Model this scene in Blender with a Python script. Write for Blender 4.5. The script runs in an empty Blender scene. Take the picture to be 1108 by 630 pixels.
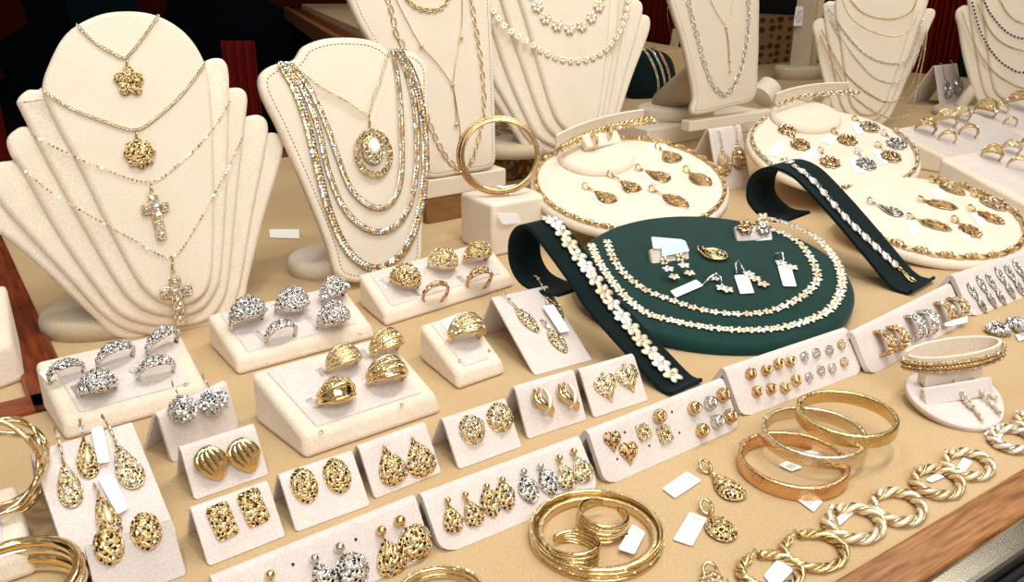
import bpy, bmesh, math, random
import numpy as np
from mathutils import Vector, Matrix
random.seed(7); rng = np.random.RandomState(11)
SC = bpy.context.scene; COL = SC.collection
PI = math.pi
# ------------------------------------------------------------------ camera
FPX, PITCH, CAMH = 916.0, math.radians(20.9), 0.278
cp, sp = math.cos(PITCH), math.sin(PITCH)
CAM = np.array([0., 0., CAMH])
def ray(u, v):
    x, y = (u-554)/FPX, -(v-315)/FPX
    return np.array([x, cp + y*sp, -sp + y*cp])
def proj(p):
    q = np.asarray(p, float) - CAM
    z = q[1]*cp - q[2]*sp; y = q[1]*sp + q[2]*cp
    return np.array([554 + FPX*q[0]/z, 315 - FPX*y/z])
def P(u, v, z=0.0):
    """the point of the level plane at height z that is seen at (u, v)"""
    r = ray(u, v); return CAM + r*((z-CAMH)/r[2])
YAW = math.radians(35)
A = np.array([math.cos(YAW), math.sin(YAW), 0.]); B = np.array([-math.sin(YAW), math.cos(YAW), 0.]); Z = np.array([0., 0., 1.])
def nrm(v): v = np.asarray(v, float); return v/np.linalg.norm(v)
class Pl:
    """a flat surface in the place: origin, right, up along the surface, outward normal"""
    def __init__(s, o, x, y):
        s.o = np.asarray(o, float); s.x = nrm(x); y = np.asarray(y, float); s.y = nrm(y - s.x*(y@s.x)); s.n = np.cross(s.x, s.y)
    def at(s, u, v, n=0.):
        r = ray(u, v); t = ((s.o + s.n*n - CAM)@s.n)/(r@s.n); return CAM + r*t
    def loc(s, u, v, n=0.):
        q = s.at(u, v, n) - s.o; return np.array([q@s.x, q@s.y])
    def w(s, a, b, n=0.): return s.o + s.x*a + s.y*b + s.n*n
    def mat(s, p, ang=0., tilt=0.):
        """matrix with local X,Y on the surface turned by ang, Z out of it"""
        m = Matrix(((s.x[0], s.y[0], s.n[0]), (s.x[1], s.y[1], s.n[1]), (s.x[2], s.y[2], s.n[2]))).to_4x4()
        return Matrix.Translation(Vector(p)) @ m @ Matrix.Rotation(ang, 4, 'Z') @ Matrix.Rotation(tilt, 4, 'X')
GROUND = Pl((0, 0, 0), (1, 0, 0), (0, 1, 0))
# ------------------------------------------------------------------ materials
def mat(name):
    m = bpy.data.materials.new(name); m.use_nodes = True
    nt = m.node_tree; b = nt.nodes['Principled BSDF']; return m, nt, b
def s2l(c): return tuple(((x/255)/12.92 if x/255 <= .04045 else ((x/255+.055)/1.055)**2.4) for x in c) + (1,)
def tc(nt, kind='Object'):
    n = nt.nodes.new('ShaderNodeTexCoord'); return n.outputs[kind]
def suede(name, rgb, rgb2=None, scale=900, bump=.25, rough=.95, sheen=.25, big=25, dist=.0006, grain=.15):
    m, nt, b = mat(name); L = nt.links.new; c = tc(nt)
    n1 = nt.nodes.new('ShaderNodeTexNoise'); n1.inputs['Scale'].default_value = scale; n1.inputs['Detail'].default_value = 3; L(c, n1.inputs['Vector'])
    n2 = nt.nodes.new('ShaderNodeTexNoise'); n2.inputs['Scale'].default_value = big; n2.inputs['Detail'].default_value = 4; L(c, n2.inputs['Vector'])
    mx = nt.nodes.new('ShaderNodeMix'); mx.data_type = 'RGBA'; mx.inputs[6].default_value = s2l(rgb); mx.inputs[7].default_value = s2l(rgb2 or [int(x*.9) for x in rgb])
    ad = nt.nodes.new('ShaderNodeMath'); ad.operation = 'MULTIPLY_ADD'; L(n1.outputs['Fac'], ad.inputs[0]); ad.inputs[1].default_value = .6; 
    mm = nt.nodes.new('ShaderNodeMath'); mm.operation = 'MULTIPLY_ADD'; L(n2.outputs['Fac'], mm.inputs[0]); mm.inputs[1].default_value = 1.2; mm.inputs[2].default_value = -.45
    L(mm.outputs[0], ad.inputs[2]); ad.use_clamp = True; L(ad.outputs[0], mx.inputs[0])
    n3 = nt.nodes.new('ShaderNodeTexNoise'); n3.inputs['Scale'].default_value = scale*1.15; n3.inputs['Detail'].default_value = 1; L(c, n3.inputs['Vector'])
    mr = nt.nodes.new('ShaderNodeMapRange'); L(n3.outputs['Fac'], mr.inputs[0]); mr.inputs[1].default_value = .3; mr.inputs[2].default_value = .7; mr.inputs[3].default_value = 1-grain; mr.inputs[4].default_value = 1+grain*.5
    mu = nt.nodes.new('ShaderNodeMix'); mu.data_type = 'RGBA'; mu.blend_type = 'MULTIPLY'; mu.inputs[0].default_value = 1; L(mx.outputs[2], mu.inputs[6]); L(mr.outputs[0], mu.inputs[7]); L(mu.outputs[2], b.inputs['Base Color'])
    bp = nt.nodes.new('ShaderNodeBump'); bp.inputs['Strength'].default_value = bump; bp.inputs['Distance'].default_value = dist; L(n1.outputs['Fac'], bp.inputs['Height']); L(bp.outputs[0], b.inputs['Normal'])
    b.inputs['Roughness'].default_value = rough; b.inputs['Specular IOR Level'].default_value = .15
    b.inputs['Sheen Weight'].default_value = sheen; b.inputs['Sheen Roughness'].default_value = .5
    return m
def metal(name, rgb, rough=.16, pits=0, pit_rgb=(70, 45, 20), pscale=1500, bump=.6, fine=0, pw=.3, bd=.0012):
    m, nt, b = mat(name); L = nt.links.new; c = tc(nt)
    b.inputs['Metallic'].default_value = 1; b.inputs['Base Color'].default_value = s2l(rgb); b.inputs['Roughness'].default_value = rough
    if pits:
        vo = nt.nodes.new('ShaderNodeTexVoronoi'); vo.inputs['Scale'].default_value = pscale; L(c, vo.inputs['Vector'])
        cr = nt.nodes.new('ShaderNodeValToRGB'); L(vo.outputs['Distance'], cr.inputs[0])
        cr.color_ramp.elements[0].position = pw-.06; cr.color_ramp.elements[0].color = s2l(pit_rgb); cr.color_ramp.elements[1].position = pw+.04; cr.color_ramp.elements[1].color = s2l(rgb)
        L(cr.outputs[0], b.inputs['Base Color'])
        n1 = nt.nodes.new('ShaderNodeTexNoise'); n1.inputs['Scale'].default_value = 1200; L(c, n1.inputs['Vector']); ad = nt.nodes.new('ShaderNodeMath'); ad.operation = 'MULTIPLY_ADD'; L(n1.outputs['Fac'], ad.inputs[0]); ad.inputs[1].default_value = .5; L(vo.outputs['Distance'], ad.inputs[2])
        bp = nt.nodes.new('ShaderNodeBump'); bp.inputs['Strength'].default_value = bump; bp.inputs['Distance'].default_value = bd; L(ad.outputs[0], bp.inputs['Height']); L(bp.outputs[0], b.inputs['Normal'])
    elif fine:
        n1 = nt.nodes.new('ShaderNodeTexNoise'); n1.inputs['Scale'].default_value = fine; n1.inputs['Detail'].default_value = 2; L(c, n1.inputs['Vector'])
        bp = nt.nodes.new('ShaderNodeBump'); bp.inputs['Strength'].default_value = bump; bp.inputs['Distance'].default_value = .0004; L(n1.outputs['Fac'], bp.inputs['Height']); L(bp.outputs[0], b.inputs['Normal'])
    return m
def plain(name, rgb, rough=.6, metallic=0, spec=.4):
    m, nt, b = mat(name); b.inputs['Base Color'].default_value = s2l(rgb); b.inputs['Roughness'].default_value = rough
    b.inputs['Metallic'].default_value = metallic; b.inputs['Specular IOR Level'].default_value = spec; return m
def woodmat(name, c1, c2, rough=.35, scale=14):
    m, nt, b = mat(name); L = nt.links.new; c = tc(nt)
    mp = nt.nodes.new('ShaderNodeMapping'); L(c, mp.inputs[0]); mp.inputs['Scale'].default_value = (2, 22, 22); mp.inputs['Rotation'].default_value = (0, 0, 0)
    n = nt.nodes.new('ShaderNodeTexNoise'); n.inputs['Scale'].default_value = scale; n.inputs['Detail'].default_value = 6; L(mp.outputs[0], n.inputs['Vector'])
    cr = nt.nodes.new('ShaderNodeValToRGB'); L(n.outputs['Fac'], cr.inputs[0]); cr.color_ramp.elements[0].position = .35; cr.color_ramp.elements[1].position = .68
    cr.color_ramp.elements[0].color = s2l(c1); cr.color_ramp.elements[1].color = s2l(c2); L(cr.outputs[0], b.inputs['Base Color']); b.inputs['Roughness'].default_value = rough; return m
M = {}
M['cream'] = suede('cream_suede', (239, 226, 207), (229, 213, 191))
M['card'] = suede('pale_suede', (230, 219, 212), (212, 198, 190), bump=.35, scale=1100, big=60)
M['card2'] = suede('greyer_suede', (210, 199, 192), (190, 177, 170), bump=.35, scale=1100, big=60)
M['tray'] = suede('tray_suede', (238, 224, 205), (224, 206, 186), bump=.3)
M['deck'] = suede('counter_cloth', (202, 175, 135), (187, 158, 116), scale=700, bump=.3, sheen=.05, big=9, grain=.12)
M['green'] = suede('green_velvet', (22, 60, 54), (11, 43, 38), scale=1500, bump=.4, sheen=.12, big=40)
M['dgreen'] = suede('dark_green_velvet', (5, 28, 29), (3, 18, 20), scale=1500, bump=.4, sheen=.06, big=40)
M['greyfoot'] = suede('grey_suede', (206, 188, 160), (184, 166, 138))
M['wood'] = woodmat('mahogany', (88, 30, 8), (140, 62, 24))
M['oak'] = woodmat('oak_trim', (122, 76, 38), (176, 122, 74), .35, 20)
M['box'] = woodmat('brown_board', (120, 84, 40), (142, 102, 56), .7)
M['gold'] = metal('yellow_gold', (228, 200, 146), .14, fine=400, bump=.12)
M['golds'] = metal('engraved_gold', (230, 204, 154), .17, fine=1500, bump=.9)
M['rose'] = metal('rose_gold', (222, 184, 140), .19, fine=1500, bump=.6)
M['pale'] = metal('pale_gold', (234, 220, 190), .16, fine=900, bump=.4)
M['silver'] = metal('white_gold', (226, 224, 220), .13, fine=900, bump=.3)
M['fgold'] = metal('painted_hole_gold', (236, 210, 160), .13, 1, (66, 40, 18), 450, 1., pw=.35)  # dark pits painted in the colour stand for the shaded holes of openwork
M['fpale'] = metal('painted_hole_pale_gold', (238, 220, 182), .13, 1, (84, 58, 32), 430, 1., pw=.30)
M['fsilver'] = metal('painted_hole_white_gold', (234, 230, 224), .12, 1, (52, 45, 38), 480, 1., pw=.36)
M['frose'] = metal('painted_hole_rose_gold', (226, 190, 144), .15, 1, (76, 42, 20), 430, 1., pw=.32)
M['matte'] = metal('satin_gold', (240, 226, 196), .36, fine=2200, bump=.5)
M['mattew'] = metal('satin_white_gold', (240, 238, 234), .34, fine=2200, bump=.5)
M['matter'] = metal('satin_rose_gold', (226, 194, 158), .36, fine=2200, bump=.5)
M['engr'] = metal('chased_gold', (230, 202, 146), .2, 1, (180, 146, 96), 900, .6, pw=.2, bd=.0004); M['engrr'] = metal('chased_rose_gold', (224, 184, 138), .2, 1, (176, 128, 84), 900, .6, pw=.2, bd=.0004); M['engrp'] = metal('chased_pale_gold', (232, 218, 188), .2, 1, (170, 150, 118), 900, .6, pw=.2, bd=.0004)
M['under'] = metal('shade_toned_gold', (128, 94, 54), .35); M['unders'] = metal('shade_toned_silver', (128, 120, 112), .35)  # body tones darkened to paint the shade in gaps of the lattice
for k_, c_ in (('matte', (243, 228, 200)), ('mattew', (243, 238, 230)), ('matter', (232, 204, 168))):
    b_ = M[k_].node_tree.nodes['Principled BSDF']; b_.inputs['Metallic'].default_value = .55; b_.inputs['Base Color'].default_value = s2l(c_)
M['tag'] = plain('white_card', (246, 244, 240), .7)
M['print'] = plain('grey_print', (150, 140, 132), .8)
M['hole'] = plain('peg_hole', (58, 40, 28), .9)
M['stitch'] = plain('stitching', (84, 62, 42), .9)
M['clear'] = plain('string', (235, 228, 214), .3)
M['steel'] = metal('polished_steel', (206, 198, 182), .22, fine=60, bump=.1)
M['void'] = plain('dark_glass', (7, 10, 17), .5)
def crystal(name, rgb):
    m, nt, b = mat(name); b.inputs['Base Color'].default_value = s2l(rgb); b.inputs['Metallic'].default_value = .75; b.inputs['Roughness'].default_value = .06; return m
M['gem'] = crystal('brilliant_stones', (232, 236, 244)); M['gemy'] = crystal('bright_cut_facets', (250, 232, 196)); M['gemd'] = crystal('dark_facets', (64, 50, 40))
# ------------------------------------------------------------------ object helpers
def tag(o, label=None, cat=None, group=None, kind=None):
    if label: o['label'] = label
    if cat: o['category'] = cat
    if group: o['group'] = group
    if kind: o['kind'] = kind
    return o
def link(o, parent=None):
    COL.objects.link(o)
    if parent is not None: o.parent = parent; o.matrix_parent_inverse = parent.matrix_world.inverted() if parent.type == 'EMPTY' or True else Matrix()
    return o
def empty(name, loc, label, cat, group=None, mw=None):
    o = bpy.data.objects.new(name, None); o.empty_display_size = .01
    o.matrix_world = mw if mw is not None else Matrix.Translation(Vector(loc)); COL.objects.link(o); tag(o, label, cat, group); return o
def build(name, vf, m, parent=None, smooth=True, sharp=None, mw=None):
    vs, fs = vf
    me = bpy.data.meshes.new(name); me.from_pydata([tuple(map(float, v)) for v in vs], [], [tuple(f) for f in fs]); 
    me.materials.append(M[m] if isinstance(m, str) else m)
    if smooth: me.polygons.foreach_set('use_smooth', [True]*len(me.polygons))
    if sharp: 
        try: me.set_sharp_from_angle(angle=math.radians(sharp))
        except Exception: pass
    me.update(); o = bpy.data.objects.new(name, me)
    if mw is not None: o.matrix_world = mw
    if parent is not None:
        COL.objects.link(o); o.parent = parent
        o.matrix_parent_inverse = parent.matrix_basis.inverted()
    else: COL.objects.link(o)
    return o
def lbl(o, label): o['label'] = label; return o
def join(*parts):
    vs, fs = [], []
    for v, f in parts:
        b = len(vs); vs.extend([tuple(p) for p in v]); fs.extend([tuple(b+i for i in q) for q in f])
    return vs, fs
def xf(vf, m):
    vs, fs = vf
    if not len(vs): return vf
    a = np.array([tuple(v) for v in vs], float); R = np.array(m)[:3, :3]; t = np.array(m)[:3, 3]
    return (a@R.T + t), fs
def bev(o, w, seg=3, ang=35):
    b = o.modifiers.new('bevel', 'BEVEL'); b.width = w; b.segments = seg; b.limit_method = 'ANGLE'; b.angle_limit = math.radians(ang); b.harden_normals = False; return o
def spline(pts, n=8, closed=False):
    p = [np.asarray(q, float) for q in pts]; out = []; N = len(p)
    for i in range(N if closed else N-1):
        p0 = p[(i-1) % N] if closed or i > 0 else 2*p[0]-p[1]; p1 = p[i]; p2 = p[(i+1) % N]; p3 = p[(i+2) % N] if closed or i+2 < N else 2*p[-1]-p[-2]
        for k in range(n):
            t = k/n; out.append(.5*((2*p1) + (-p0+p2)*t + (2*p0-5*p1+4*p2-p3)*t*t + (-p0+3*p1-3*p2+p3)*t**3))
    if not closed: out.append(p[-1])
    return out
def resample(pts, step):
    p = np.array(pts); d = np.r_[0, np.cumsum(np.linalg.norm(np.diff(p, axis=0), axis=1))]; n = max(2, int(round(d[-1]/step))+1)
    s = np.linspace(0, d[-1], n); return np.stack([np.interp(s, d, p[:, k]) for k in range(p.shape[1])], 1)
def tube(pts, r, seg=8, closed=False, cap=True, up=None, sq=1.):
    """r may be a number, a list, or a list of section outlines"""
    p = np.array([np.asarray(q, float) for q in pts]); n = len(p); vs, fs = [], []
    if closed: T = np.roll(p, -1, 0) - np.roll(p, 1, 0)
    else: T = np.gradient(p, axis=0)
    T /= np.maximum(np.linalg.norm(T, axis=1), 1e-12)[:, None]
    ref = np.array([0, 0, 1.]) if up is None else np.asarray(up, float)
    if up is None and abs(T[0]@ref) > .9: ref = np.array([1., 0, 0])
    X = None
    for i in range(n):
        if up is not None: x = np.cross(T[i], ref)
        else:
            x = np.cross(T[i], ref) if X is None else X - T[i]*(X@T[i])
        if np.linalg.norm(x) < 1e-9: x = X if X is not None else np.cross(T[i], [0.3, .5, .8])
        x = x/np.linalg.norm(x); X = x; y = np.cross(x, T[i])
        ri = r[i] if isinstance(r, (list, np.ndarray)) else r
        for k in range(seg):
            a = 2*PI*k/seg
            if np.ndim(ri) == 1:
                ca, sa = math.cos(a), math.sin(a); q = p[i] + x*math.copysign(abs(ca)**sq, ca)*ri[0] + y*math.copysign(abs(sa)**sq, sa)*ri[1]
            else: q = p[i] + (x*math.cos(a) + y*math.sin(a))*ri
            vs.append(q)
    m = n if closed else n-1
    for i in range(m):
        for k in range(seg):
            a, b = i*seg+k, i*seg+(k+1) % seg; c, d = ((i+1) % n)*seg+(k+1) % seg, ((i+1) % n)*seg+k
            fs.append((a, b, c, d))
    if cap and not closed:
        fs.append(tuple(range(seg))[::-1]); fs.append(tuple((n-1)*seg+k for k in range(seg)))
    return vs, fs
def torus(R, r, n=24, m=8, fx=1, fy=1):
    return tube([(R*math.cos(2*PI*i/n)*fx, R*math.sin(2*PI*i/n)*fy, 0) for i in range(n)], r, m, True, up=(0, 0, 1))
def ball(r, n=8, m=6, c=(0, 0, 0), s=(1, 1, 1)):
    vs = [(c[0], c[1], c[2]+r*s[2])]; fs = []
    for j in range(1, m):
        for i in range(n):
            a, b = 2*PI*i/n, PI*j/m; vs.append((c[0]+r*s[0]*math.sin(b)*math.cos(a), c[1]+r*s[1]*math.sin(b)*math.sin(a), c[2]+r*s[2]*math.cos(b)))
    vs.append((c[0], c[1], c[2]-r*s[2])); e = len(vs)-1
    for i in range(n): fs.append((0, 1+i, 1+(i+1) % n)); fs.append((e, e-n+(i+1) % n, e-n+i))
    for j in range(m-2):
        for i in range(n):
            a = 1+j*n+i; b = 1+j*n+(i+1) % n; fs.append((a, a+n, b+n, b))
    return vs, fs
def prism(out, z0, z1):
    """out: 2-D outline (counter-clockwise)"""
    n = len(out); vs = [(p[0], p[1], z0) for p in out] + [(p[0], p[1], z1) for p in out]
    fs = [tuple(range(n))[::-1], tuple(range(n, 2*n))] + [(i, (i+1) % n, n+(i+1) % n, n+i) for i in range(n)]
    return vs, fs
def area2(out): return sum(out[i][0]*out[(i+1) % len(out)][1]-out[(i+1) % len(out)][0]*out[i][1] for i in range(len(out)))/2
def ccw(out): return list(out) if area2(out) > 0 else list(out)[::-1]
def pillow(out, z0, z1, edge, rings=4, dome=0.):
    """slab whose front rim is rounded over by `edge`; the outline shrinks toward its centre line by inward normals"""
    out = np.array(ccw(out), float); n = len(out)
    t = np.roll(out, -1, 0) - np.roll(out, 1, 0); t /= np.maximum(np.linalg.norm(t, axis=1), 1e-9)[:, None]; nn = np.stack([-t[:, 1], t[:, 0]], 1)
    vs = [(p[0], p[1], z0) for p in out]; fs = [tuple(range(n))[::-1]]
    for k in range(rings+1):
        a = PI/2*k/rings; q = out + nn*edge*(1-math.cos(a)); z = z1 - edge + edge*math.sin(a)
        vs += [(p[0], p[1], z) for p in q]
    for k in range(rings+1):
        for i in range(n): a = k*n+i; b = k*n+(i+1) % n; fs.append((a, b, b+n, a+n))
    fs.append(tuple(range((rings+1)*n, (rings+2)*n))); return vs, fs
def rrect(w, h, r, k=5, cx=0, cy=0):
    o = []
    for (sx, sy, a0) in ((1, 1, 0), (-1, 1, PI/2), (-1, -1, PI), (1, -1, 1.5*PI)):
        for i in range(k+1): a = a0+PI/2*i/k; o.append((cx+sx*(w/2-r)+r*math.cos(a), cy+sy*(h/2-r)+r*math.sin(a)))
    return o
def plmat(pl): return Matrix(((pl.x[0], pl.y[0], pl.n[0], pl.o[0]), (pl.x[1], pl.y[1], pl.n[1], pl.o[1]), (pl.x[2], pl.y[2], pl.n[2], pl.o[2]), (0, 0, 0, 1)))
def boxv(x0, x1, y0, y1, z0, z1): return prism([(x0, y0), (x1, y0), (x1, y1), (x0, y1)], z0, z1)
def solve(fun, x0, it=60, h=1e-5):
    x = np.array(x0, float)
    for _ in range(it):
        f = fun(x); J = np.stack([(fun(x+np.eye(len(x))[i]*h)-f)/h for i in range(len(x))], 1)
        dx = np.linalg.lstsq(J, -f, rcond=None)[0]; x = x + np.clip(dx, -.05, .05)
        if np.abs(dx).max() < 1e-7: break
    return x
def bez2(px, n=8): return [tuple(q) for q in spline([np.array(p, float) for p in px], n)]
# ------------------------------------------------------------------ the setting
def structure(o, label, cat='setting'): o['kind'] = 'structure'; o['label'] = label; return o
LFT = P(61, 385)                                   # on the mahogany divider at the left of the deck
R0, R1 = P(906.5, 630), P(1108, 509.5)             # inner edge of the oak trim at the front right
ra = nrm(R1-R0); rb = np.array([-ra[1], ra[0], 0])
def AB(a, b): return tuple((A*a+B*b)[:2])
aL = LFT@A; bC = P(22, 452)@B; bF = P(312, 170)@B; aM = P(408, 160)@A
q0, q1 = R0-ra*1.6, R0+ra*3.2
parts_ = [[tuple(q0[:2]), tuple(q1[:2]), AB(q1@A, bC), AB(q0@A, bC)], [AB(aL, bC), AB(3.4, bC), AB(3.4, bF), AB(aL, bF)],
          [AB(aM, bF), AB(3.4, bF), tuple(P(1500, 95)[:2]), tuple(P(1130, 60)[:2]), tuple(P(690, 46)[:2]), tuple(P(420, 60)[:2])], [AB(aL-.7, bC+.022), AB(aL-.028, bC+.022), AB(aL-.028, bC+.16), AB(aL-.7, bC+.16)]]
structure(build('floor', join(*[prism(ccw(q), -.012, 0.) for q in parts_]), 'deck', smooth=False), 'beige cloth of the counter top')
def strip(name, p0, p1, side, w, z0, z1, m, label, bevw=.002):
    d = nrm(p1-p0); s = np.asarray(side, float); L_ = np.linalg.norm(p1-p0)
    pl = Pl(p0, d, np.cross(Z, d)); sg = 1 if pl.y@s > 0 else -1
    o = build(name, boxv(0, L_, min(0, sg*w), max(0, sg*w), z0, z1), m, smooth=False, mw=plmat(pl)); bev(o, bevw, 2)
    return structure(o, label)
V3 = lambda q, z=0.: np.array([q[0], q[1], z])
strip('trim_1', V3(AB(aL, bC)), V3(AB(aL, bF+.02)), -A, .028, -.03, .005, 'wood', 'mahogany divider along the left edge of the counter cloth')
strip('trim_2', V3(AB(aL-.7, bC)), V3(AB(aL-.0, bC)), B, .022, -.03, .005, 'wood', 'mahogany divider turning off to the left edge of the photo')
strip('trim_7', V3(AB(aL-.028, bF)), V3(AB(aM, bF)), B, .03, -.03, .005, 'wood', 'mahogany border behind the left of the counter')
strip('trim_3', R0-ra*1.2, R0+ra*3, -rb, .0235, -.03, .003, 'oak', 'worn oak trim along the front edge of the counter')
f1 = R0 - rb*.0238
strip('trim_4', f1-ra*1.2, f1+ra*3, -rb, .015, -.03, .003, 'steel', 'polished metal rail beside the oak trim', .003)
f2 = f1 - rb*.0152
strip('trim_5', f2-ra*1.2, f2+ra*3, -rb, .005, -.035, -.006, 'void', 'dark channel between the two metal rails')
f3 = f2 - rb*.0052
strip('trim_6', f3-ra*1.2, f3+ra*3, -rb, .020, -.04, -.004, 'steel', 'lower polished metal rail of the case front', .004)
structure(build('floor', boxv(-4, 6, -2, 7, -.5, -.49), 'void', smooth=False), 'dark floor beyond the counter')
# dark partition behind the goods, its coloured reflections painted in as patches
m, nt, b = mat('dark_backdrop'); c = tc(nt); Lk = nt.links.new
vo = nt.nodes.new('ShaderNodeTexVoronoi'); vo.inputs['Scale'].default_value = 3.1; Lk(c, vo.inputs['Vector'])
cr = nt.nodes.new('ShaderNodeValToRGB'); cr.color_ramp.interpolation = 'CONSTANT'; sepc = nt.nodes.new('ShaderNodeSeparateColor'); Lk(vo.outputs['Color'], sepc.inputs[0]); Lk(sepc.outputs[0], cr.inputs[0])
cr.color_ramp.elements[0].color = s2l((5, 9, 18)); e = cr.color_ramp.elements.new(.42); e.color = s2l((66, 12, 6)); e = cr.color_ramp.elements.new(.62); e.color = s2l((7, 32, 36)); cr.color_ramp.elements[-1].color = s2l((70, 14, 4)); cr.color_ramp.elements[-1].position = .85
Lk(cr.outputs[0], b.inputs['Base Color']); b.inputs['Roughness'].default_value = .7; b.inputs['Specular IOR Level'].default_value = .1; M['backdrop'] = m
structure(build('wall_back', boxv(-6, 8, 5.2, 5.25, -.5, 3.), 'backdrop', smooth=False), 'dark partition behind the display')
WB = Pl(V3(P(690, 50)), V3(P(1060, 84))-V3(P(690, 50)), Z)
wo = WB.loc(690, 50)[0]; wb_ = build('wall_right', boxv(wo-.6, wo+3.5, -.3, 1.6, -.02, 0), 'void', smooth=False, mw=plmat(WB)); structure(wb_, 'dark reflecting partition behind the right of the display')
def drape(pxs, w_rgb, label, y1=1.2):
    a, b = WB.loc(*pxs[0])[0], WB.loc(*pxs[1])[0]; n = 60; vs, fs = [], []
    for i in range(n+1):
        x = a+(b-a)*i/n; z = .018+.014*math.sin(i*.9)+.006*math.sin(i*2.3)
        for y in (-.02, y1): vs += [(x, y, z), (x, y, z-.004)]
    for i in range(n): k = 4*i; fs += [(k, k+4, k+6, k+2), (k+1, k+3, k+7, k+5), (k, k+1, k+5, k+4), (k+2, k+6, k+7, k+3)]
    M['drape'+label[:9]] = plain('drape_cloth', w_rgb, .8, spec=.1); tag(build('backdrop_sheet', (vs, fs), 'drape'+label[:9], mw=plmat(WB)), label, 'hanging cloth')
drape(((985, 80), (1038, 84)), (120, 26, 10), 'dark red cloth hanging between the two rear fanned busts')
drape(((1038.5, 84), (1075, 86)), (16, 52, 54), 'dark teal cloth hanging beside the fanned bust at the right edge')
drape(((700, 50), (732, 54)), (112, 30, 12), 'dark red-brown cloth hanging behind the hanging grey tag')
structure(build('wall_left', boxv(-4.05, -4, -2, 5.2, -.5, 3.), 'void', smooth=False), 'dark side of the window')
# ------------------------------------------------------------------ shell-shaped necklace bust, traced on its own leaning plane
def lean(o, deg, yaw=0.):
    a = math.radians(deg); Ax = A*math.cos(yaw)+B*math.sin(yaw); Bx = -A*math.sin(yaw)+B*math.cos(yaw)
    return Pl(o, Ax, Z*math.cos(a)+Bx*math.sin(a))
SB = lean(P(195, 368), 14)
shell_px = [
 [(137, 11), (105, 16), (73, 35), (54, 68), (47, 98), (62, 135), (86, 180), (120, 250), (150, 305), (170, 325), (192, 332), (214, 326), (228, 308), (232, 270), (233, 200), (231, 130), (226, 80), (215, 52), (196, 30), (168, 15)],
 [(30, 97), (19, 108), (24, 122), (54, 180), (89, 243), (127, 307), (148, 331), (170, 341), (195, 343), (219, 336), (235, 315), (241, 290), (247, 200), (249, 120), (249, 80), (244, 65), (234, 62), (222, 66), (200, 80), (120, 84), (62, 91), (42, 96)],
 [(20, 138), (8, 150), (12, 168), (25, 186), (63, 253), (105, 313), (130, 341), (160, 352), (195, 354), (226, 347), (243, 325), (250, 296), (258, 210), (267, 130), (269, 105), (262, 95), (248, 95), (228, 102), (150, 115), (50, 132), (32, 136)],
 [(-2, 176), (-13, 188), (-10, 202), (2, 222), (32, 256), (79, 307), (112, 342), (145, 360), (195, 364), (235, 357), (253, 334), (262, 305), (275, 230), (289, 160), (291, 134), (282, 124), (266, 126), (240, 134), (150, 145), (50, 164), (14, 173)],
 [(-8, 214), (-26, 222), (-26, 234), (-8, 248), (20, 268), (63, 307), (100, 342), (130, 366), (195, 374), (242, 368), (262, 340), (271, 300), (287, 235), (306, 172), (307, 150), (298, 143), (280, 146), (240, 156), (150, 166), (40, 194), (6, 210)]]
TH = .0062
shell_loc = [[SB.loc(u, v, -k*TH) for u, v in L_] for k, L_ in enumerate(shell_px)]
shell_mesh = []
for k, L_ in enumerate(shell_loc):
    out = [q for q in spline(L_, 6, True)]
    vs, fs = pillow(out, -k*TH-.0072, -k*TH, .0048, 4)
    shell_mesh.append((vs, fs))
def foot_mesh():
    return pillow([(.06*math.cos(a), .045*math.sin(a)) for a in np.linspace(0, 2*PI, 40, endpoint=False)], 0, .016, .007, 4)
def shell_bust(o, deg, label, yaw=0., s=1.0, group=None, foot=True, layers=5):
    pl = lean(o, deg, yaw); root = empty('necklace_bust', o, label, 'necklace display bust', group)
    names = ['front_panel', 'ridge', 'ridge', 'ridge', 'ridge']
    for k in range(layers):
        m_ = plmat(pl) @ Matrix.Diagonal((s, s, s, 1)); ob = build(names[k], shell_mesh[k], 'cream', root, mw=m_)
    # prop and foot behind
    vs, fs = foot_mesh(); fo = np.asarray(o) + B*.075 - A*.03; fo[2] = o[2]
    build('foot', (vs, fs), 'greyfoot', root, mw=Matrix.Translation(Vector(fo)) @ Matrix.Rotation(YAW, 4, 'Z'))
    t0 = fo+Z*.012; t1 = pl.w(0, .15, -5*TH-.004); build('prop_arm', tube([t0, (t0+t1)/2, t1], [.012, .01, .008], 10), 'cream', root)
    return pl, root
SB, left_bust = shell_bust(P(195, 368), 14, 'large cream suede fanned bust at the left showing flower and cross pendants')
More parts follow.
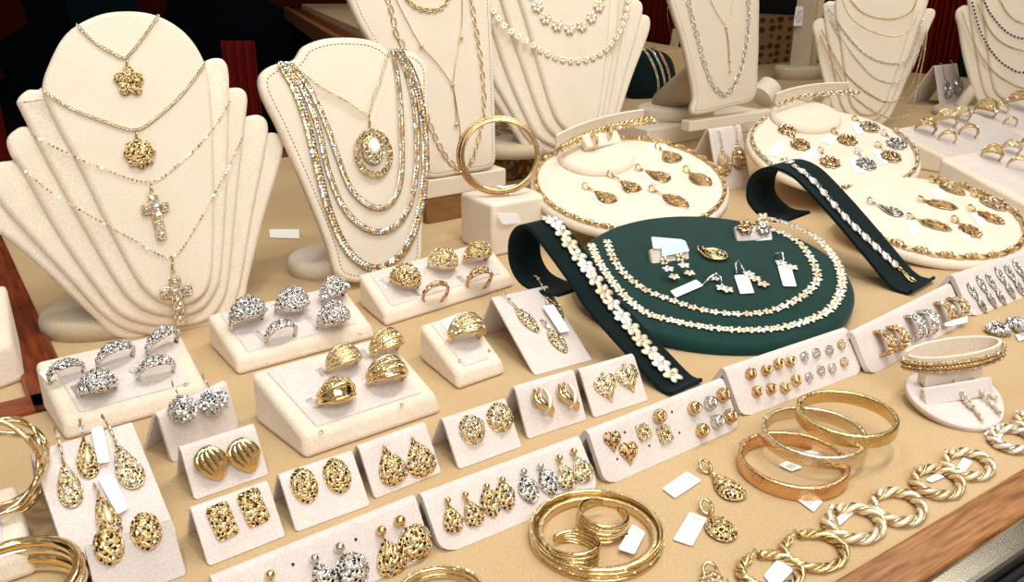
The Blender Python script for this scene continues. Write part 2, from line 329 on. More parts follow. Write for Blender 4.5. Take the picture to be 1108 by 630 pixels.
# ------------------------------------------------------------------ folded earring cards and long inclined pads
CARDS = {}
def card(key, BL, BR, TL, TR, label, name='earring_card', cat='earring display card', group=None, r=.002, th=.0022, back=.55, m='card', holes=()):
    a, b = P(*BL), P(*BR); d = nrm(b-a); pr = np.array([-d[1], d[0], 0.]); W = np.linalg.norm(b-a)
    f = lambda x: np.r_[proj(a+pr*x[0]+Z*x[1])-TL, proj(b+pr*x[0]+Z*x[1])-TR]
    D, h = solve(f, [.02, .03]); D = max(D, .006); h = max(h, .008); H = math.hypot(D, h)
    fr = pr*D/H + Z*h/H
    pl = Pl(a, d, fr); fang = math.atan2(h, D); bk = back*h
    # profile in (pr, z)
    prof = []; rc = .0035
    ba = math.atan2(-h, bk)
    for s in np.linspace(0, H-rc*1.2, 8): prof.append((D/H*s, h/H*s))
    c = (D/H*(H-rc*1.2) + rc*math.sin(fang), h/H*(H-rc*1.2) - rc*math.cos(fang))
    for t in np.linspace(fang+PI/2, ba+PI/2, 7)[1:]: prof.append((c[0]+rc*math.cos(t), c[1]+rc*math.sin(t)))
    e = prof[-1]; L_ = (e[1]-.0003)/math.sin(-ba)
    for s in np.linspace(0, L_, 4)[1:]: prof.append((e[0]+math.cos(ba)*s, e[1]+math.sin(ba)*s))
    prof = np.array(prof); prof[:, 1] = np.maximum(prof[:, 1], .0002)
    # finer samples near the rounded bottom
    ss = np.r_[0, np.cumsum(np.linalg.norm(np.diff(prof, axis=0), axis=1))]
    s2 = np.unique(np.r_[np.linspace(0, r, 6), ss]); prof = np.stack([np.interp(s2, ss, prof[:, 0]), np.interp(s2, ss, prof[:, 1])], 1)
    T = np.gradient(prof, axis=0); T /= np.linalg.norm(T, axis=1)[:, None]; Nn = np.stack([T[:, 1], -T[:, 0]], 1)  # inward/under side
    vs, fs = [], []; nx = 2
    for i, (q, nn) in enumerate(zip(prof, Nn)):
        s = s2[i]; w = 0 if s >= r else r-math.sqrt(max(0, r*r-(r-s)**2))
        for (off, x) in ((0, w), (0, W-w), (th, W-w), (th, w)):
            p = a + d*x + pr*(q[0]+nn[0]*off) + Z*max(.0001, q[1]+nn[1]*off); vs.append(p)
    n = len(prof)
    for i in range(n-1):
        for k in range(4):
            A_, B_ = i*4+k, i*4+(k+1) % 4; fs.append((A_, B_, B_+4, A_+4))
    fs.append((3, 2, 1, 0)); fs.append(tuple((n-1)*4+k for k in range(4)))
    root = empty(name, (a+b)/2, label, cat, group)
    o = build('folded_sheet', (vs, fs), m, root, smooth=True, sharp=40); bev(o, .0007, 2, 50)
    for (u, v) in holes: build('peg_hole', prism([(.0008*math.cos(t), .0008*math.sin(t)) for t in np.linspace(0, 2*PI, 10, endpoint=False)], 0, .00012), 'hole', root, mw=pl.mat(pl.at(u, v, .00005)))
    pl.W, pl.H = W, H; CARDS[key] = pl; print('card', key, 'W %.3f D %.3f h %.3f' % (W, D, h)); return pl
GC = 'small folded earring cards'
card('silverballs', (187, 501), (259, 462), (170, 443), (245, 415), 'small folded card with two round silver filigree drops', group=GC)
card('swirl', (211, 542), (291, 514), (193, 481), (275, 457.6), 'small folded card with the pair of swirled fluted gold earrings', group=GC)
card('rect', (226, 614), (309.5, 581), (204, 547.5), (289.5, 517), 'small folded card with two rectangular pierced gold earrings', group=GC)
card('oval', (321, 577), (401, 547.5), (300, 512), (380.6, 484), 'small folded card with two tall oval pierced gold earrings', group=GC)
card('drop', (406, 541), (478, 512), (385, 481), (461, 454), 'small folded card with two pear-shaped filigree earrings', group=GC)
card('hoopdome', (497, 509), (565, 484), (478.5, 453), (546, 427), 'small folded card with two domed openwork half hoops', group=GC)
card('knot', (571.5, 476), (635, 455), (557, 418), (620, 397), 'small folded card with two curling gold leaf clips', group=GC)
card('heart', (643, 453), (701.6, 434), (625, 399), (686, 379), 'small folded card with two heart-shaped filigree studs', group=GC)
card('teardrops', (78, 622), (192, 578), (41, 481), (137, 457), 'large folded card at the lower left with long teardrop earrings and tags', th=.003)
card('ovals2', (107, 657), (202.5, 623), (90.5, 592), (184, 556), 'greyer folded card at the lower left with two woven oval gold earrings', group=GC, m='card2')
card('leaf', (579, 407), (641, 390), (529.5, 323), (591.6, 303), 'tall folded card with dangling leaf earrings and a white tag')
card('farpair', (779, 208), (813, 201), (768, 139), (800, 133), 'narrow folded card with two drop earrings between the round pads')
card('fardrops', (1018, 117), (1042, 113), (1011, 72), (1036, 66), 'small folded card with dangling earrings between the rear busts')
GL = 'long inclined earring pads'
card('row_bottom', (250, 700), (469, 601), (234, 619), (445, 536), 'long inclined pad with silver and gold filigree drops at the bottom edge', 'earring_pad', 'earring pad', GL, .008, .004, holes=[(317, 611), (385, 584), (395, 609)])
card('row_drops', (479, 602), (650, 531), (451, 536), (628, 464.5), 'long inclined pad carrying eight small dangling drop earrings', 'earring_pad', 'earring pad', GL, .009, .004)
card('row_studs', (656, 527), (801, 463), (633, 466), (784, 405), 'long inclined pad with square, heart and knot studs', 'earring_pad', 'earring pad', GL, .008, .004, holes=[(676, 468), (727, 446), (702.5, 482.5), (735, 468.5), (668, 497)])
card('row_knots', (803, 453), (934, 403), (783.5, 395), (915, 354), 'long inclined pad with two lines of tiny knot studs', 'earring_pad', 'earring pad', GL, .008, .004)
card('row_huggie', (942, 407), (1046, 348), (921, 352), (1029, 311), 'long inclined pad with three pairs of ribbed half hoops', 'earring_pad', 'earring pad', GL, .008, .004, holes=[(970, 352), (1002, 337)])
card('row_silver', (1052, 344), (1135, 312), (1032, 300), (1112, 263), 'long inclined pad with silver pave leaf earrings at the right edge', 'earring_pad', 'earring pad', GL, .008, .004)
# ------------------------------------------------------------------ ring trays
TRAYS = {}
def tray(key, FL, FR, TL, TR, hF, label, group='ring trays', inset=.009, holes=(), dep=.085):
    a, b = P(*FL), P(*FR); d = nrm(b-a); pr = np.array([-d[1], d[0], 0.]); W = np.linalg.norm(b-a)
    f = lambda x: np.r_[proj(a+pr*x[0]+Z*x[1]+d*x[2])-TL, proj(b+pr*x[0]+Z*x[1]+d*x[2])-TR, x[2]*600, (x[0]-dep)*400, (x[1]-.035)*400]
    D, hB, e0 = solve(f, [.08, .03, 0]); e1 = e0
    print('tray', key, 'W %.3f D %.3f hB %.3f e %.3f %.3f' % (W, D, hB, e0, e1))
    c = [a, b, b+pr*D+d*e1, a+pr*D+d*e0]; sh = .003
    tp = [a+Z*hF+d*sh+pr*sh, b+Z*hF-d*sh+pr*sh, c[2]+Z*hB, c[3]+Z*hB]
    vs = [*c, *tp]; fs = [(3, 2, 1, 0), (4, 5, 6, 7), (0, 1, 5, 4), (1, 2, 6, 5), (2, 3, 7, 6), (3, 0, 4, 7)]
    root = empty('ring_tray', (a+b)/2, label, 'ring tray', group)
    o = build('tray_body', (vs, fs), 'tray', root, smooth=True, sharp=60); bev(o, .004, 4, 30)
    pl = Pl(tp[0], tp[1]-tp[0], tp[3]-tp[0])
    q = [np.array([(p-pl.o)@pl.x, (p-pl.o)@pl.y]) for p in tp]; cen = sum(q)/4
    def ins(p, k):
        v = cen-p; return p + np.sign(v)*np.array([inset, inset*.5])
    qi = [ins(p, 0) for p in q]
    # a shallow groove round the ring pad: a thin dark-lined slit, then the pad itself a touch proud
    gp = []
    for i in range(4):
        p0, p1, p2 = qi[i-1], qi[i], qi[(i+1) % 4]; u0 = nrm(p0-p1); u1 = nrm(p2-p1); rr = .002
        for t in np.linspace(0, 1, 4): gp.append(p1+u0*rr*(1-t)**2+u1*rr*t**2)
    pv, pf = pillow(gp, -.002, .0012, .0012, 3); build('ring_pad', (pv, pf), 'card', root, mw=plmat(pl))
    for (u, v) in holes: build('brass_stud', ball(.0013, 8, 6, s=(1, 1, .4)), 'gold', root, mw=pl.mat(pl.at(u, v, .0012)))
    pl.W = W; TRAYS[key] = pl; return pl
tray('A', (70, 479), (231, 434), (21, 400), (210, 346), .012, 'ring tray at the left below the large bust with five silver rings', holes=[(87, 454), (201, 415.5)])
tray('B', (257, 408), (408, 366), (214, 346), (381, 301), .012, 'ring tray with five silver openwork domed rings', holes=[(290, 393.5), (390, 362)])
tray('C', (417, 355), (558, 310), (383, 299), (536, 257), .012, 'ring tray with five gold rings beside the cream box', holes=[(458, 343.5)])
tray('D', (330, 499), (480, 447), (258, 410), (431, 353), .014, 'large front ring tray with four bold gold rings', holes=[(347.5, 467.5), (435, 438)])
tray('E', (495, 424), (549, 405), (438, 356), (524, 331), .012, 'small ring pad holding a single wide ribbed ring', inset=.008, holes=[(497.5, 390), (529.5, 379)])
tray('F', (1030, 190), (1122, 165), (961, 141), (1049, 117), .02, 'rear ring tray to the right of the narrow fanned bust', inset=.014)
tray('G', (1108, 160), (1200, 136), (1042, 121), (1128, 97), .02, 'rearmost ring tray before the right-hand bust', inset=.014)
tray('H', (1122, 245), (1225, 214), (1020, 171), (1115, 143), .018, 'rear ring tray at the right edge above the lowest round pad', inset=.014)
tray('I', (-75, 662), (44, 622), (-110, 560), (36, 515), .014, 'tray corner at the lower left edge under the looped bangles')
tray('J', (-75, 450), (29, 412), (-95, 335), (14, 300), .03, 'cream tray corner beyond the mahogany border at the left edge')
# ------------------------------------------------------------------ round inclined pads
DISCS = {}
def disc(key, l, r, t, b, z0, th, m, label, name='round_pad', group=None, rim=.006):
    g0 = P((l+r)/2, b, z0+th)
    def bb(x):
        c = np.array([x[0], x[1], z0+th+x[2]*math.sin(x[3])]); ux = np.array([1., 0, 0]); uy = np.array([0, math.cos(x[3]), math.sin(x[3])])
        q = np.array([proj(c+ux*x[2]*math.cos(a)+uy*x[2]*math.sin(a)) for a in np.linspace(0, 2*PI, 48, endpoint=False)])
        return np.array([q[:, 0].min(), q[:, 0].max(), q[:, 1].min(), q[:, 1].max()])
    x = solve(lambda x: bb(x)-np.array([l, r, t, b]), [g0[0], g0[1]+.08, .09, .25])
    c = np.array([x[0], x[1], z0+th+x[2]*math.sin(x[3])]); pl = Pl(c, (1, 0, 0), (0, math.cos(x[3]), math.sin(x[3]))); R = x[2]
    print('disc', key, 'c', np.round(c, 3), 'R %.3f tilt %.1f' % (R, math.degrees(x[3])))
    root = empty(name, (c[0], c[1], z0), label, 'round display pad', group)
    o = build('pad', pillow([(R*math.cos(a), R*math.sin(a)) for a in np.linspace(0, 2*PI, 96, endpoint=False)], -th, 0, rim, 6), m, root, mw=plmat(pl))
    # sloping support under the back half of the pad
    hb = R*.9*math.sin(x[3])
    vs = [(-R*.45, -R*.5, 0), (R*.45, -R*.5, 0), (R*.45, R*.7, 0), (-R*.45, R*.7, 0)]; base = np.array([c[0], c[1], z0])
    lo = [(p[0]+c[0], p[1]+c[1], z0) for p in vs]; hi = [(p[0]+c[0], p[1]+c[1], max(z0+.001, c[2]-th-.001+p[1]*math.tan(x[3]))) for p in vs]
    build('support', (lo+hi, [(3, 2, 1, 0), (4, 5, 6, 7), (0, 1, 5, 4), (1, 2, 6, 5), (2, 3, 7, 6), (3, 0, 4, 7)]), m, root, smooth=False)
    pl.R = R; pl.root = root; DISCS[key] = pl; return pl
disc('green', 621, 926, 232, 376, 0, .008, 'green', 'large round green velvet pad with two flower-link necklaces')
disc('white1', 574, 790, 148, 254, .024, .009, 'cream', 'round cream pad overlapping the rear of the green velvet pad')
disc('white3', 906, 1118, 190, 285, 0, .009, 'cream', 'round cream pad at the right edge with openwork drop pendants')
disc('white2', 808, 998, 117, 208, .022, .009, 'cream', 'round cream pad with jewelled medallion pendants below the narrow fanned bust')
# ------------------------------------------------------------------ curved velvet bracelet ramps
def ramp(key, fl, fr, px, m, label, th=.003):
    a, b = P(*fl), P(*fr); d = nrm(b-a); W = np.linalg.norm(b-a); pr = np.array([-d[1], d[0], 0.]); side = Pl(a, pr, Z)
    c = np.array(spline([np.array(side.loc(*q)) for q in px], 8)); c[:, 1] = np.maximum(c[:, 1], .0034)
    T = np.gradient(c, axis=0); T /= np.linalg.norm(T, axis=1)[:, None]; N_ = np.stack([T[:, 1], -T[:, 0]], 1)
    vs, fs = [], []; n = len(c)
    for q, nn in zip(c, N_):
        for (off, x) in ((0, 0), (0, W), (th, W), (th, 0)):
            vs.append(a + d*x + pr*(q[0]+nn[0]*off) + Z*max(.0002, q[1]+nn[1]*off))
    for i in range(n-1):
        for k in range(4): A_, B_ = i*4+k, i*4+(k+1) % 4; fs.append((A_, B_, B_+4, A_+4))
    fs += [(3, 2, 1, 0), tuple((n-1)*4+k for k in range(4))]
    o = build('bracelet_ramp', (vs, fs), m, None, smooth=True, sharp=50); bev(o, .0006, 2, 60); tag(o, label, 'bracelet ramp', 'curved velvet bracelet ramps')
    print('ramp', key, 'W %.3f' % W, np.round(c[::8], 3).tolist()); RAMPS[key] = (a, d, pr, W, c)
RAMPS = {}
ramp('left', (720, 428), (753, 413), [(727, 424), (716, 421), (690, 394), (638, 336), (621, 310), (601, 282), (587, 263), (577, 250), (567, 243), (556, 247), (549.5, 262), (551, 287), (562, 307), (582, 318), (604, 322)], 'dgreen', 'dark green velvet bracelet ramp with the flower bracelet in front of the large green pad')
ramp('right', (981, 320), (1006, 305), [(986, 313), (979, 316), (963, 307), (935, 274), (903, 236), (871, 201), (856, 188), (840, 181), (824, 182), (811, 192), (807, 207), (810, 222), (827, 238), (849, 242)], 'dgreen', 'dark green velvet bracelet ramp with the heart-link bracelet beside the right round pads')
# ------------------------------------------------------------------ stitched neck-shaped busts
def panel_bust(base_px, z0, out_px, label, yaw=0., deg=10, base=None, group='stitched neck display busts', stitch=.006):
    o = P(*base_px, z0); pl = lean(o, deg, yaw); root = empty('neck_bust', o, label, 'necklace display bust', group)
    out = [tuple(q) for q in spline([np.array(pl.loc(*q)) for q in out_px], 6, True)]
    build('panel', pillow(out, -.009, 0, .004, 4), 'cream', root, mw=plmat(pl))
    o2 = np.array(ccw(out)); t = np.roll(o2, -1, 0)-np.roll(o2, 1, 0); t /= np.maximum(np.linalg.norm(t, axis=1), 1e-9)[:, None]; ins = o2+np.stack([-t[:, 1], t[:, 0]], 1)*stitch
    rs = resample(np.vstack([ins, ins[:1]]), .0036)
    dots = []
    for i in range(len(rs)-1):
        dv = rs[i+1]-rs[i]; dv = dv/np.linalg.norm(dv)*.0009; q = rs[i]; nx = np.array([-dv[1], dv[0]])*.35
        dots.append(prism([tuple(q-dv-nx), tuple(q+dv-nx), tuple(q+dv+nx), tuple(q-dv+nx)], -.0002, .00025))
    build('stitching', join(*dots), 'stitch', root, mw=plmat(pl))
    return pl, root
NB1, rt = panel_bust((402, 312), 0, [(368, 300), (402, 305), (452, 288), (458, 250), (463, 170), (465, 100), (463, 72), (450, 57), (432, 53), (421, 54), (413, 48), (398, 42), (375, 40), (350, 42), (330, 50), (320, 64), (306, 67), (291, 73), (282, 84), (285, 104), (302, 138), (325, 190), (345, 238), (357, 270)], 'stitched cream neck bust draped with thick rope chains and an oval pendant', deg=12)
fo = P(378, 304); build('foot', pillow([(.040*math.cos(a), .036*math.sin(a)) for a in np.linspace(0, 2*PI, 40, endpoint=False)], 0, .017, .006), 'cream', rt, mw=Matrix.Translation(Vector(fo+B*.045)) @ Matrix.Rotation(YAW, 4, 'Z'))
build('prop_arm', tube([fo+B*.06+Z*.012+A*.02, NB1.w(0, .1, -.012)], [.014, .010], 12), 'cream', rt)
NB2, rt = panel_bust((500, 206), .035, [(464, 192), (500, 188), (534, 180), (537, 150), (536, 100), (534, 50), (532, 5), (530, -40), (500, -75), (455, -85), (410, -75), (385, -40), (377, -10), (388, 22), (404, 50), (425, 90), (445, 130), (458, 165)], 'tall stitched cream neck bust with marquise chains and a lariat, behind the rope chains', deg=8)
def cbox(name, fl, fr, D, z0, z1, m, label=None, cat=None, parent=None, bw=.002, group=None, back=0):
    """a box whose lower front corners are seen at fl, fr (at height z0)"""
    a, b = P(*fl, z0), P(*fr, z0); d = A; W = (b-a)@A; pl = Pl(a+B*back, A, B)
    o = build(name, boxv(0, W, 0, D, 0, z1-z0), m, parent, smooth=True, sharp=50, mw=plmat(pl)); bev(o, bw, 3)
    if label: tag(o, label, cat, group)
    return pl, W
cbox('base_ledge', (462, 216), (552, 203), .075, .03, .052, 'cream', parent=rt)
NB2b, w_ = cbox('riser_box', (462, 243), (556, 226), .10, 0, .0295, 'box', 'low brown board riser topped with cream under the tall neck bust', 'display riser', bw=.001)
bx, bw_ = cbox('bangle_box', (533, 279), (588, 263), .062, 0, .056, 'cream', 'cream suede block holding the upright gold bangle', 'display block', bw=.004)
NB3, rt = panel_bust((790, 128), .05, [(752, 124), (790, 116), (817, 106), (821, 70), (822, 30), (822, -20), (815, -60), (775, -75), (735, -60), (722, -20), (729, 10), (740, 45), (748, 80), (752, 105)], 'stitched cream neck bust with an open-link chain, between the two rear fanned busts', deg=8)
cbox('base_ledge', (746, 143), (830, 128), .02, .035, .052, 'cream', parent=rt)
build('foot', pillow([(.075*math.cos(a), .06*math.sin(a)) for a in np.linspace(0, 2*PI, 40, endpoint=False)], 0, .02, .006), 'cream', rt, mw=Matrix.Translation(Vector(P(765, 132, .03)+B*.075)) @ Matrix.Rotation(YAW, 4, 'Z'))
build('prop_arm', tube([P(765, 132, .03)+B*.10+Z*.015, NB3.w(0, .11, -.012)], [.03, .02], 12), 'greyfoot', rt)
cbox('riser_box', (700, 160), (836, 138), .16, 0, .0295, 'cream', 'low cream riser under the open-link chain bust', 'display riser')
# ------------------------------------------------------------------ rear fanned busts
SB4, b4 = shell_bust(P(622, 172, .056), 12, 'fanned cream bust with flower-link necklaces behind the first cream pad', foot=True, s=1.13, yaw=math.radians(-12))
SB6, b6 = shell_bust(P(930, 143), 12, 'narrow fanned cream bust hung with six fine chains left of the dangling earring card', layers=3, s=1.13, yaw=math.radians(-48))
SB7, b7 = shell_bust(P(1085, 127), 12, 'fanned bust cut off by the right edge with dark beaded chains', layers=3, s=1.22, yaw=math.radians(-48))
fl_m, nt, b = mat('floral_print'); cc = tc(nt); vo = nt.nodes.new('ShaderNodeTexVoronoi'); vo.inputs['Scale'].default_value = 120; nt.links.new(cc, vo.inputs['Vector']); se = nt.nodes.new('ShaderNodeSeparateColor'); nt.links.new(vo.outputs['Color'], se.inputs[0])
cr = nt.nodes.new('ShaderNodeValToRGB'); cr.color_ramp.interpolation = 'CONSTANT'; nt.links.new(se.outputs[0], cr.inputs[0]); e = cr.color_ramp.elements
e[0].color = s2l((96, 78, 52)); e[1].color = s2l((150, 128, 88)); e[1].position = .35; q = e.new(.6); q.color = s2l((126, 58, 20)); q = e.new(.85); q.color = s2l((70, 66, 70)); nt.links.new(cr.outputs[0], b.inputs['Base Color']); b.inputs['Roughness'].default_value = .9; M['floral'] = fl_m
cbox('fabric_box', (535, 206), (628, 186), .14, 0, .0555, 'floral', 'box covered in floral fabric beneath the grey foot of the flower-link bust', 'fabric box', back=.03)
# ================================================================== jewellery library
def buildm(name, items, parent=None, mw=None, label=None, cat=None, group=None):
    """items: (verts/faces, material, smooth); ONE mesh with a slot per material"""
    vs, fs, mi, sm = [], [], [], []; mats = []
    for vf, m, s in items:
        if m not in mats: mats.append(m)
        b = len(vs); vs.extend([tuple(map(float, p)) for p in vf[0]]); fs.extend([tuple(b+i for i in q) for q in vf[1]])
        mi += [mats.index(m)]*len(vf[1]); sm += [s]*len(vf[1])
    me = bpy.data.meshes.new(name); me.from_pydata(vs, [], fs)
    for m in mats: me.materials.append(M[m])
    me.polygons.foreach_set('material_index', mi); me.polygons.foreach_set('use_smooth', sm); me.update()
    o = bpy.data.objects.new(name, me)
    if mw is not None: o.matrix_world = mw
    COL.objects.link(o)
    if parent is not None: o.parent = parent; o.matrix_parent_inverse = parent.matrix_basis.inverted()
    tag(o, label, cat, group); return o
def sc_at(p):
    q = np.asarray(p)-CAM; return FPX/(q[1]*cp-q[2]*sp)          # pixels per metre at p
OCT = (np.array([(1, 0, 0), (0, 1, 0), (-1, 0, 0), (0, -1, 0), (0, 0, .8), (0, 0, -.8)], float), [(0, 1, 4), (1, 2, 4), (2, 3, 4), (3, 0, 4), (1, 0, 5), (2, 1, 5), (3, 2, 5), (0, 3, 5)])
def rrot(k=1.):
    ax = rng.normal(size=3); return np.array(Matrix.Rotation(rng.uniform(-PI, PI)*k, 3, Vector(ax/np.linalg.norm(ax))))
def facets(pts, s, jit=.25):
    vs, fs = [], []
    for p in pts:
        R = rrot(.6); q = (OCT[0]*s*rng.uniform(1-jit, 1+jit))@R.T + np.asarray(p); b = len(vs); vs.extend(q.tolist()); fs.extend([tuple(b+i for i in f) for f in OCT[1]])
    return vs, fs
def beads(pts, r, n=6, m=4): return join(*[ball(r, n, m, c=p) for p in pts])
def o_ell(w, h, n=32): return np.array([(w/2*math.cos(a), h/2*math.sin(a)) for a in np.linspace(0, 2*PI, n, endpoint=False)])
def o_pear(w, h, n=40, m=1.25):
    t = np.linspace(0, 2*PI, n, endpoint=False); x = np.sin(t)*np.abs(np.sin(t/2))**m; x = x/np.abs(x).max(); return np.array(ccw(list(np.stack([x*w/2, np.cos(t)*h/2], 1))))
def o_rect(w, h): return np.array(rrect(w, h, min(w, h)*.16, 4))
def o_heart(w, h, n=40):
    t = np.linspace(0, 2*PI, n, endpoint=False); x = 16*np.sin(t)**3; y = 13*np.cos(t)-5*np.cos(2*t)-2*np.cos(3*t)-np.cos(4*t)
    return np.array(ccw(list(np.stack([x/32*w, (y+2.5)/29*h], 1))))
def o_leaf(w, h, n=32):
    a = np.linspace(0, 2*PI, n, endpoint=False); return np.stack([w/2*np.cos(a)*np.abs(np.cos(a))**.45, h/2*np.sin(a)], 1)
def o_scal(w, h, k=8, n=48):
    a = np.linspace(0, 2*PI, n, endpoint=False); r = 1-.16*np.abs(np.sin(a*k/2)); return np.stack([w/2*r*np.cos(a), h/2*r*np.sin(a)], 1)
def dome(out, H, nr=6, z0=0., base=.0006):
    out = np.array(ccw(list(out))); c = out.mean(0); n = len(out); vs = [(p[0], p[1], z0) for p in out]; fs = []
    for j in range(nr):
        r = 1-(j/nr)**1.3; z = z0+base+H*math.sqrt(max(0, 1-r**2.2)); vs += [(c[0]+(p[0]-c[0])*r, c[1]+(p[1]-c[1])*r, z) for p in out]
    for j in range(nr):
        for i in range(n): a = j*n+i; b = j*n+(i+1) % n; fs.append((a, b, b+n, a+n))
    vs.append((c[0], c[1], z0+base+H)); e = len(vs)-1
    for i in range(n): fs.append((nr*n+i, nr*n+(i+1) % n, e))
    return vs, fs
def scatter(out, H, sp_, z0=0., edge=.96, jit=.12):
    out = np.array(ccw(list(out))); c = out.mean(0); d = out-c; ang = np.arctan2(d[:, 1], d[:, 0]); rad = np.hypot(d[:, 0], d[:, 1]); k = np.argsort(ang); ang, rad = ang[k], rad[k]
    pts = []; lo, hi = out.min(0), out.max(0); y = lo[1]; row = 0
    while y < hi[1]:
        x = lo[0] + (sp_/2 if row % 2 else 0)
        while x < hi[0]:
            q = np.array([x, y])+rng.uniform(-1, 1, 2)*sp_*jit - c; r = math.hypot(*q)/np.interp(math.atan2(q[1], q[0]), ang, rad, period=2*PI)
            if r < edge: pts.append((q[0]+c[0], q[1]+c[1], z0+H*math.sqrt(max(0, 1-r**2.2))+.0005))
            x += sp_
        y += sp_*.87; row += 1
    return pts
def loop(out, r, z=0.0005, seg=6, n=1):
    return tube([(p[0], p[1], z) for p in out], r, seg, True, up=(0, 0, 1))
def fili(out, H, metal_, sp_=.0022, fs_=.85, edge=.0005, bright='gemy', border=True, dark=False):
    """openwork dome: body with holes painted dark, cut facets in a close lattice, wire border"""
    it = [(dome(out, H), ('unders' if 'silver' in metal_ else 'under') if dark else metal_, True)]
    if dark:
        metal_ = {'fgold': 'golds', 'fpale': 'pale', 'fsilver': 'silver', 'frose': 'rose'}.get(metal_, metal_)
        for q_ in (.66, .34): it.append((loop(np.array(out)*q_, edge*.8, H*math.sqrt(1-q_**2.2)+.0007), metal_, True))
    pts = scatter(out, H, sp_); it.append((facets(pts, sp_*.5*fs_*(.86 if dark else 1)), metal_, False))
    sel = [p for p in pts if rng.rand() < .3]; it.append((facets([(p[0], p[1], p[2]+sp_*.15) for p in sel], sp_*.42), bright, False))
    if border: it.append((loop(np.array(out), edge), metal_, True))
    return it
def mv(items, x=0, y=0, z=0, a=0, s=1):
    m = Matrix.Translation((x, y, z)) @ Matrix.Rotation(a, 4, 'Z') @ Matrix.Scale(s, 4); return [(xf(vf, m), mt, sm) for vf, mt, sm in items]
def flower(r, m, c='gemy', k=5, thick=.3, a0=0.):
    it = [ball(r*.46, 8, 6, c=(0, 0, 0), s=(1.0, .72, thick))]
    out = []
    for i in range(k):
        a = 2*PI*i/k+a0; out.append(xf(it[0], Matrix.Rotation(a, 4, 'Z') @ Matrix.Translation((r*.55, 0, r*.12))))
    return [(join(*out), m, True), (ball(r*.2, 6, 5, c=(0, 0, r*.25)), c, False)]
# ---- chains: a link template repeated along a path that lies on a surface
def frames(path, normal, pitch, closed=False):
    p = resample(path, pitch); T = np.gradient(p, axis=0); T /= np.linalg.norm(T, axis=1)[:, None]; out = []
    for i, (q, t) in enumerate(zip(p, T)):
        n = normal(q) if callable(normal) else np.asarray(normal, float)
        y = np.cross(n, t); y /= np.linalg.norm(y); z = np.cross(t, y)
        out.append(Matrix(((t[0], y[0], z[0], q[0]), (t[1], y[1], z[1], q[1]), (t[2], y[2], z[2], q[2]), (0, 0, 0, 1))))
    return out
def chainmesh(path, normal, link_, pitch, roll=lambda i: 0., scale=lambda i: 1.):
    return join(*[xf(link_, f @ Matrix.Rotation(roll(i), 4, 'X') @ Matrix.Scale(scale(i), 4)) for i, f in enumerate(frames(path, normal, pitch))])
def ovlink(L_, w, r, n=12, seg=5): return tube([(L_/2*math.cos(a), w/2*math.sin(a), 0) for a in np.linspace(0, 2*PI, n, endpoint=False)], r, seg, True, up=(0, 0, 1))
def braid(path, normal, R, r, turns_len, strands=3, seg=6, step=None):
    """strands plaited round the path"""
    p = resample(path, step or turns_len/10); T = np.gradient(p, axis=0); T /= np.linalg.norm(T, axis=1)[:, None]; out = []
    s = np.r_[0, np.cumsum(np.linalg.norm(np.diff(p, axis=0), axis=1))]
    for k in range(strands):
        q = []
        for i in range(len(p)):
            n = np.asarray(normal, float); y = np.cross(n, T[i]); y /= np.linalg.norm(y); a = 2*PI*(s[i]/turns_len + k/strands)
            q.append(p[i] + y*math.sin(a)*R + n*(math.sin(2*a)*R*.45+R*.2))
        out.append(tube(q, r, seg))
    return join(*out)
def onpl(pl, px, n=.0012, k=8, drop=0.):
    q = spline([np.array(p, float) for p in px], k); N_ = len(q); out = []
    for i, a in enumerate(q):
        t = i/(N_-1); e = max(0, 1-t/.22, 1-(1-t)/.22); out.append(pl.at(a[0], a[1], n-drop*e))
    return out
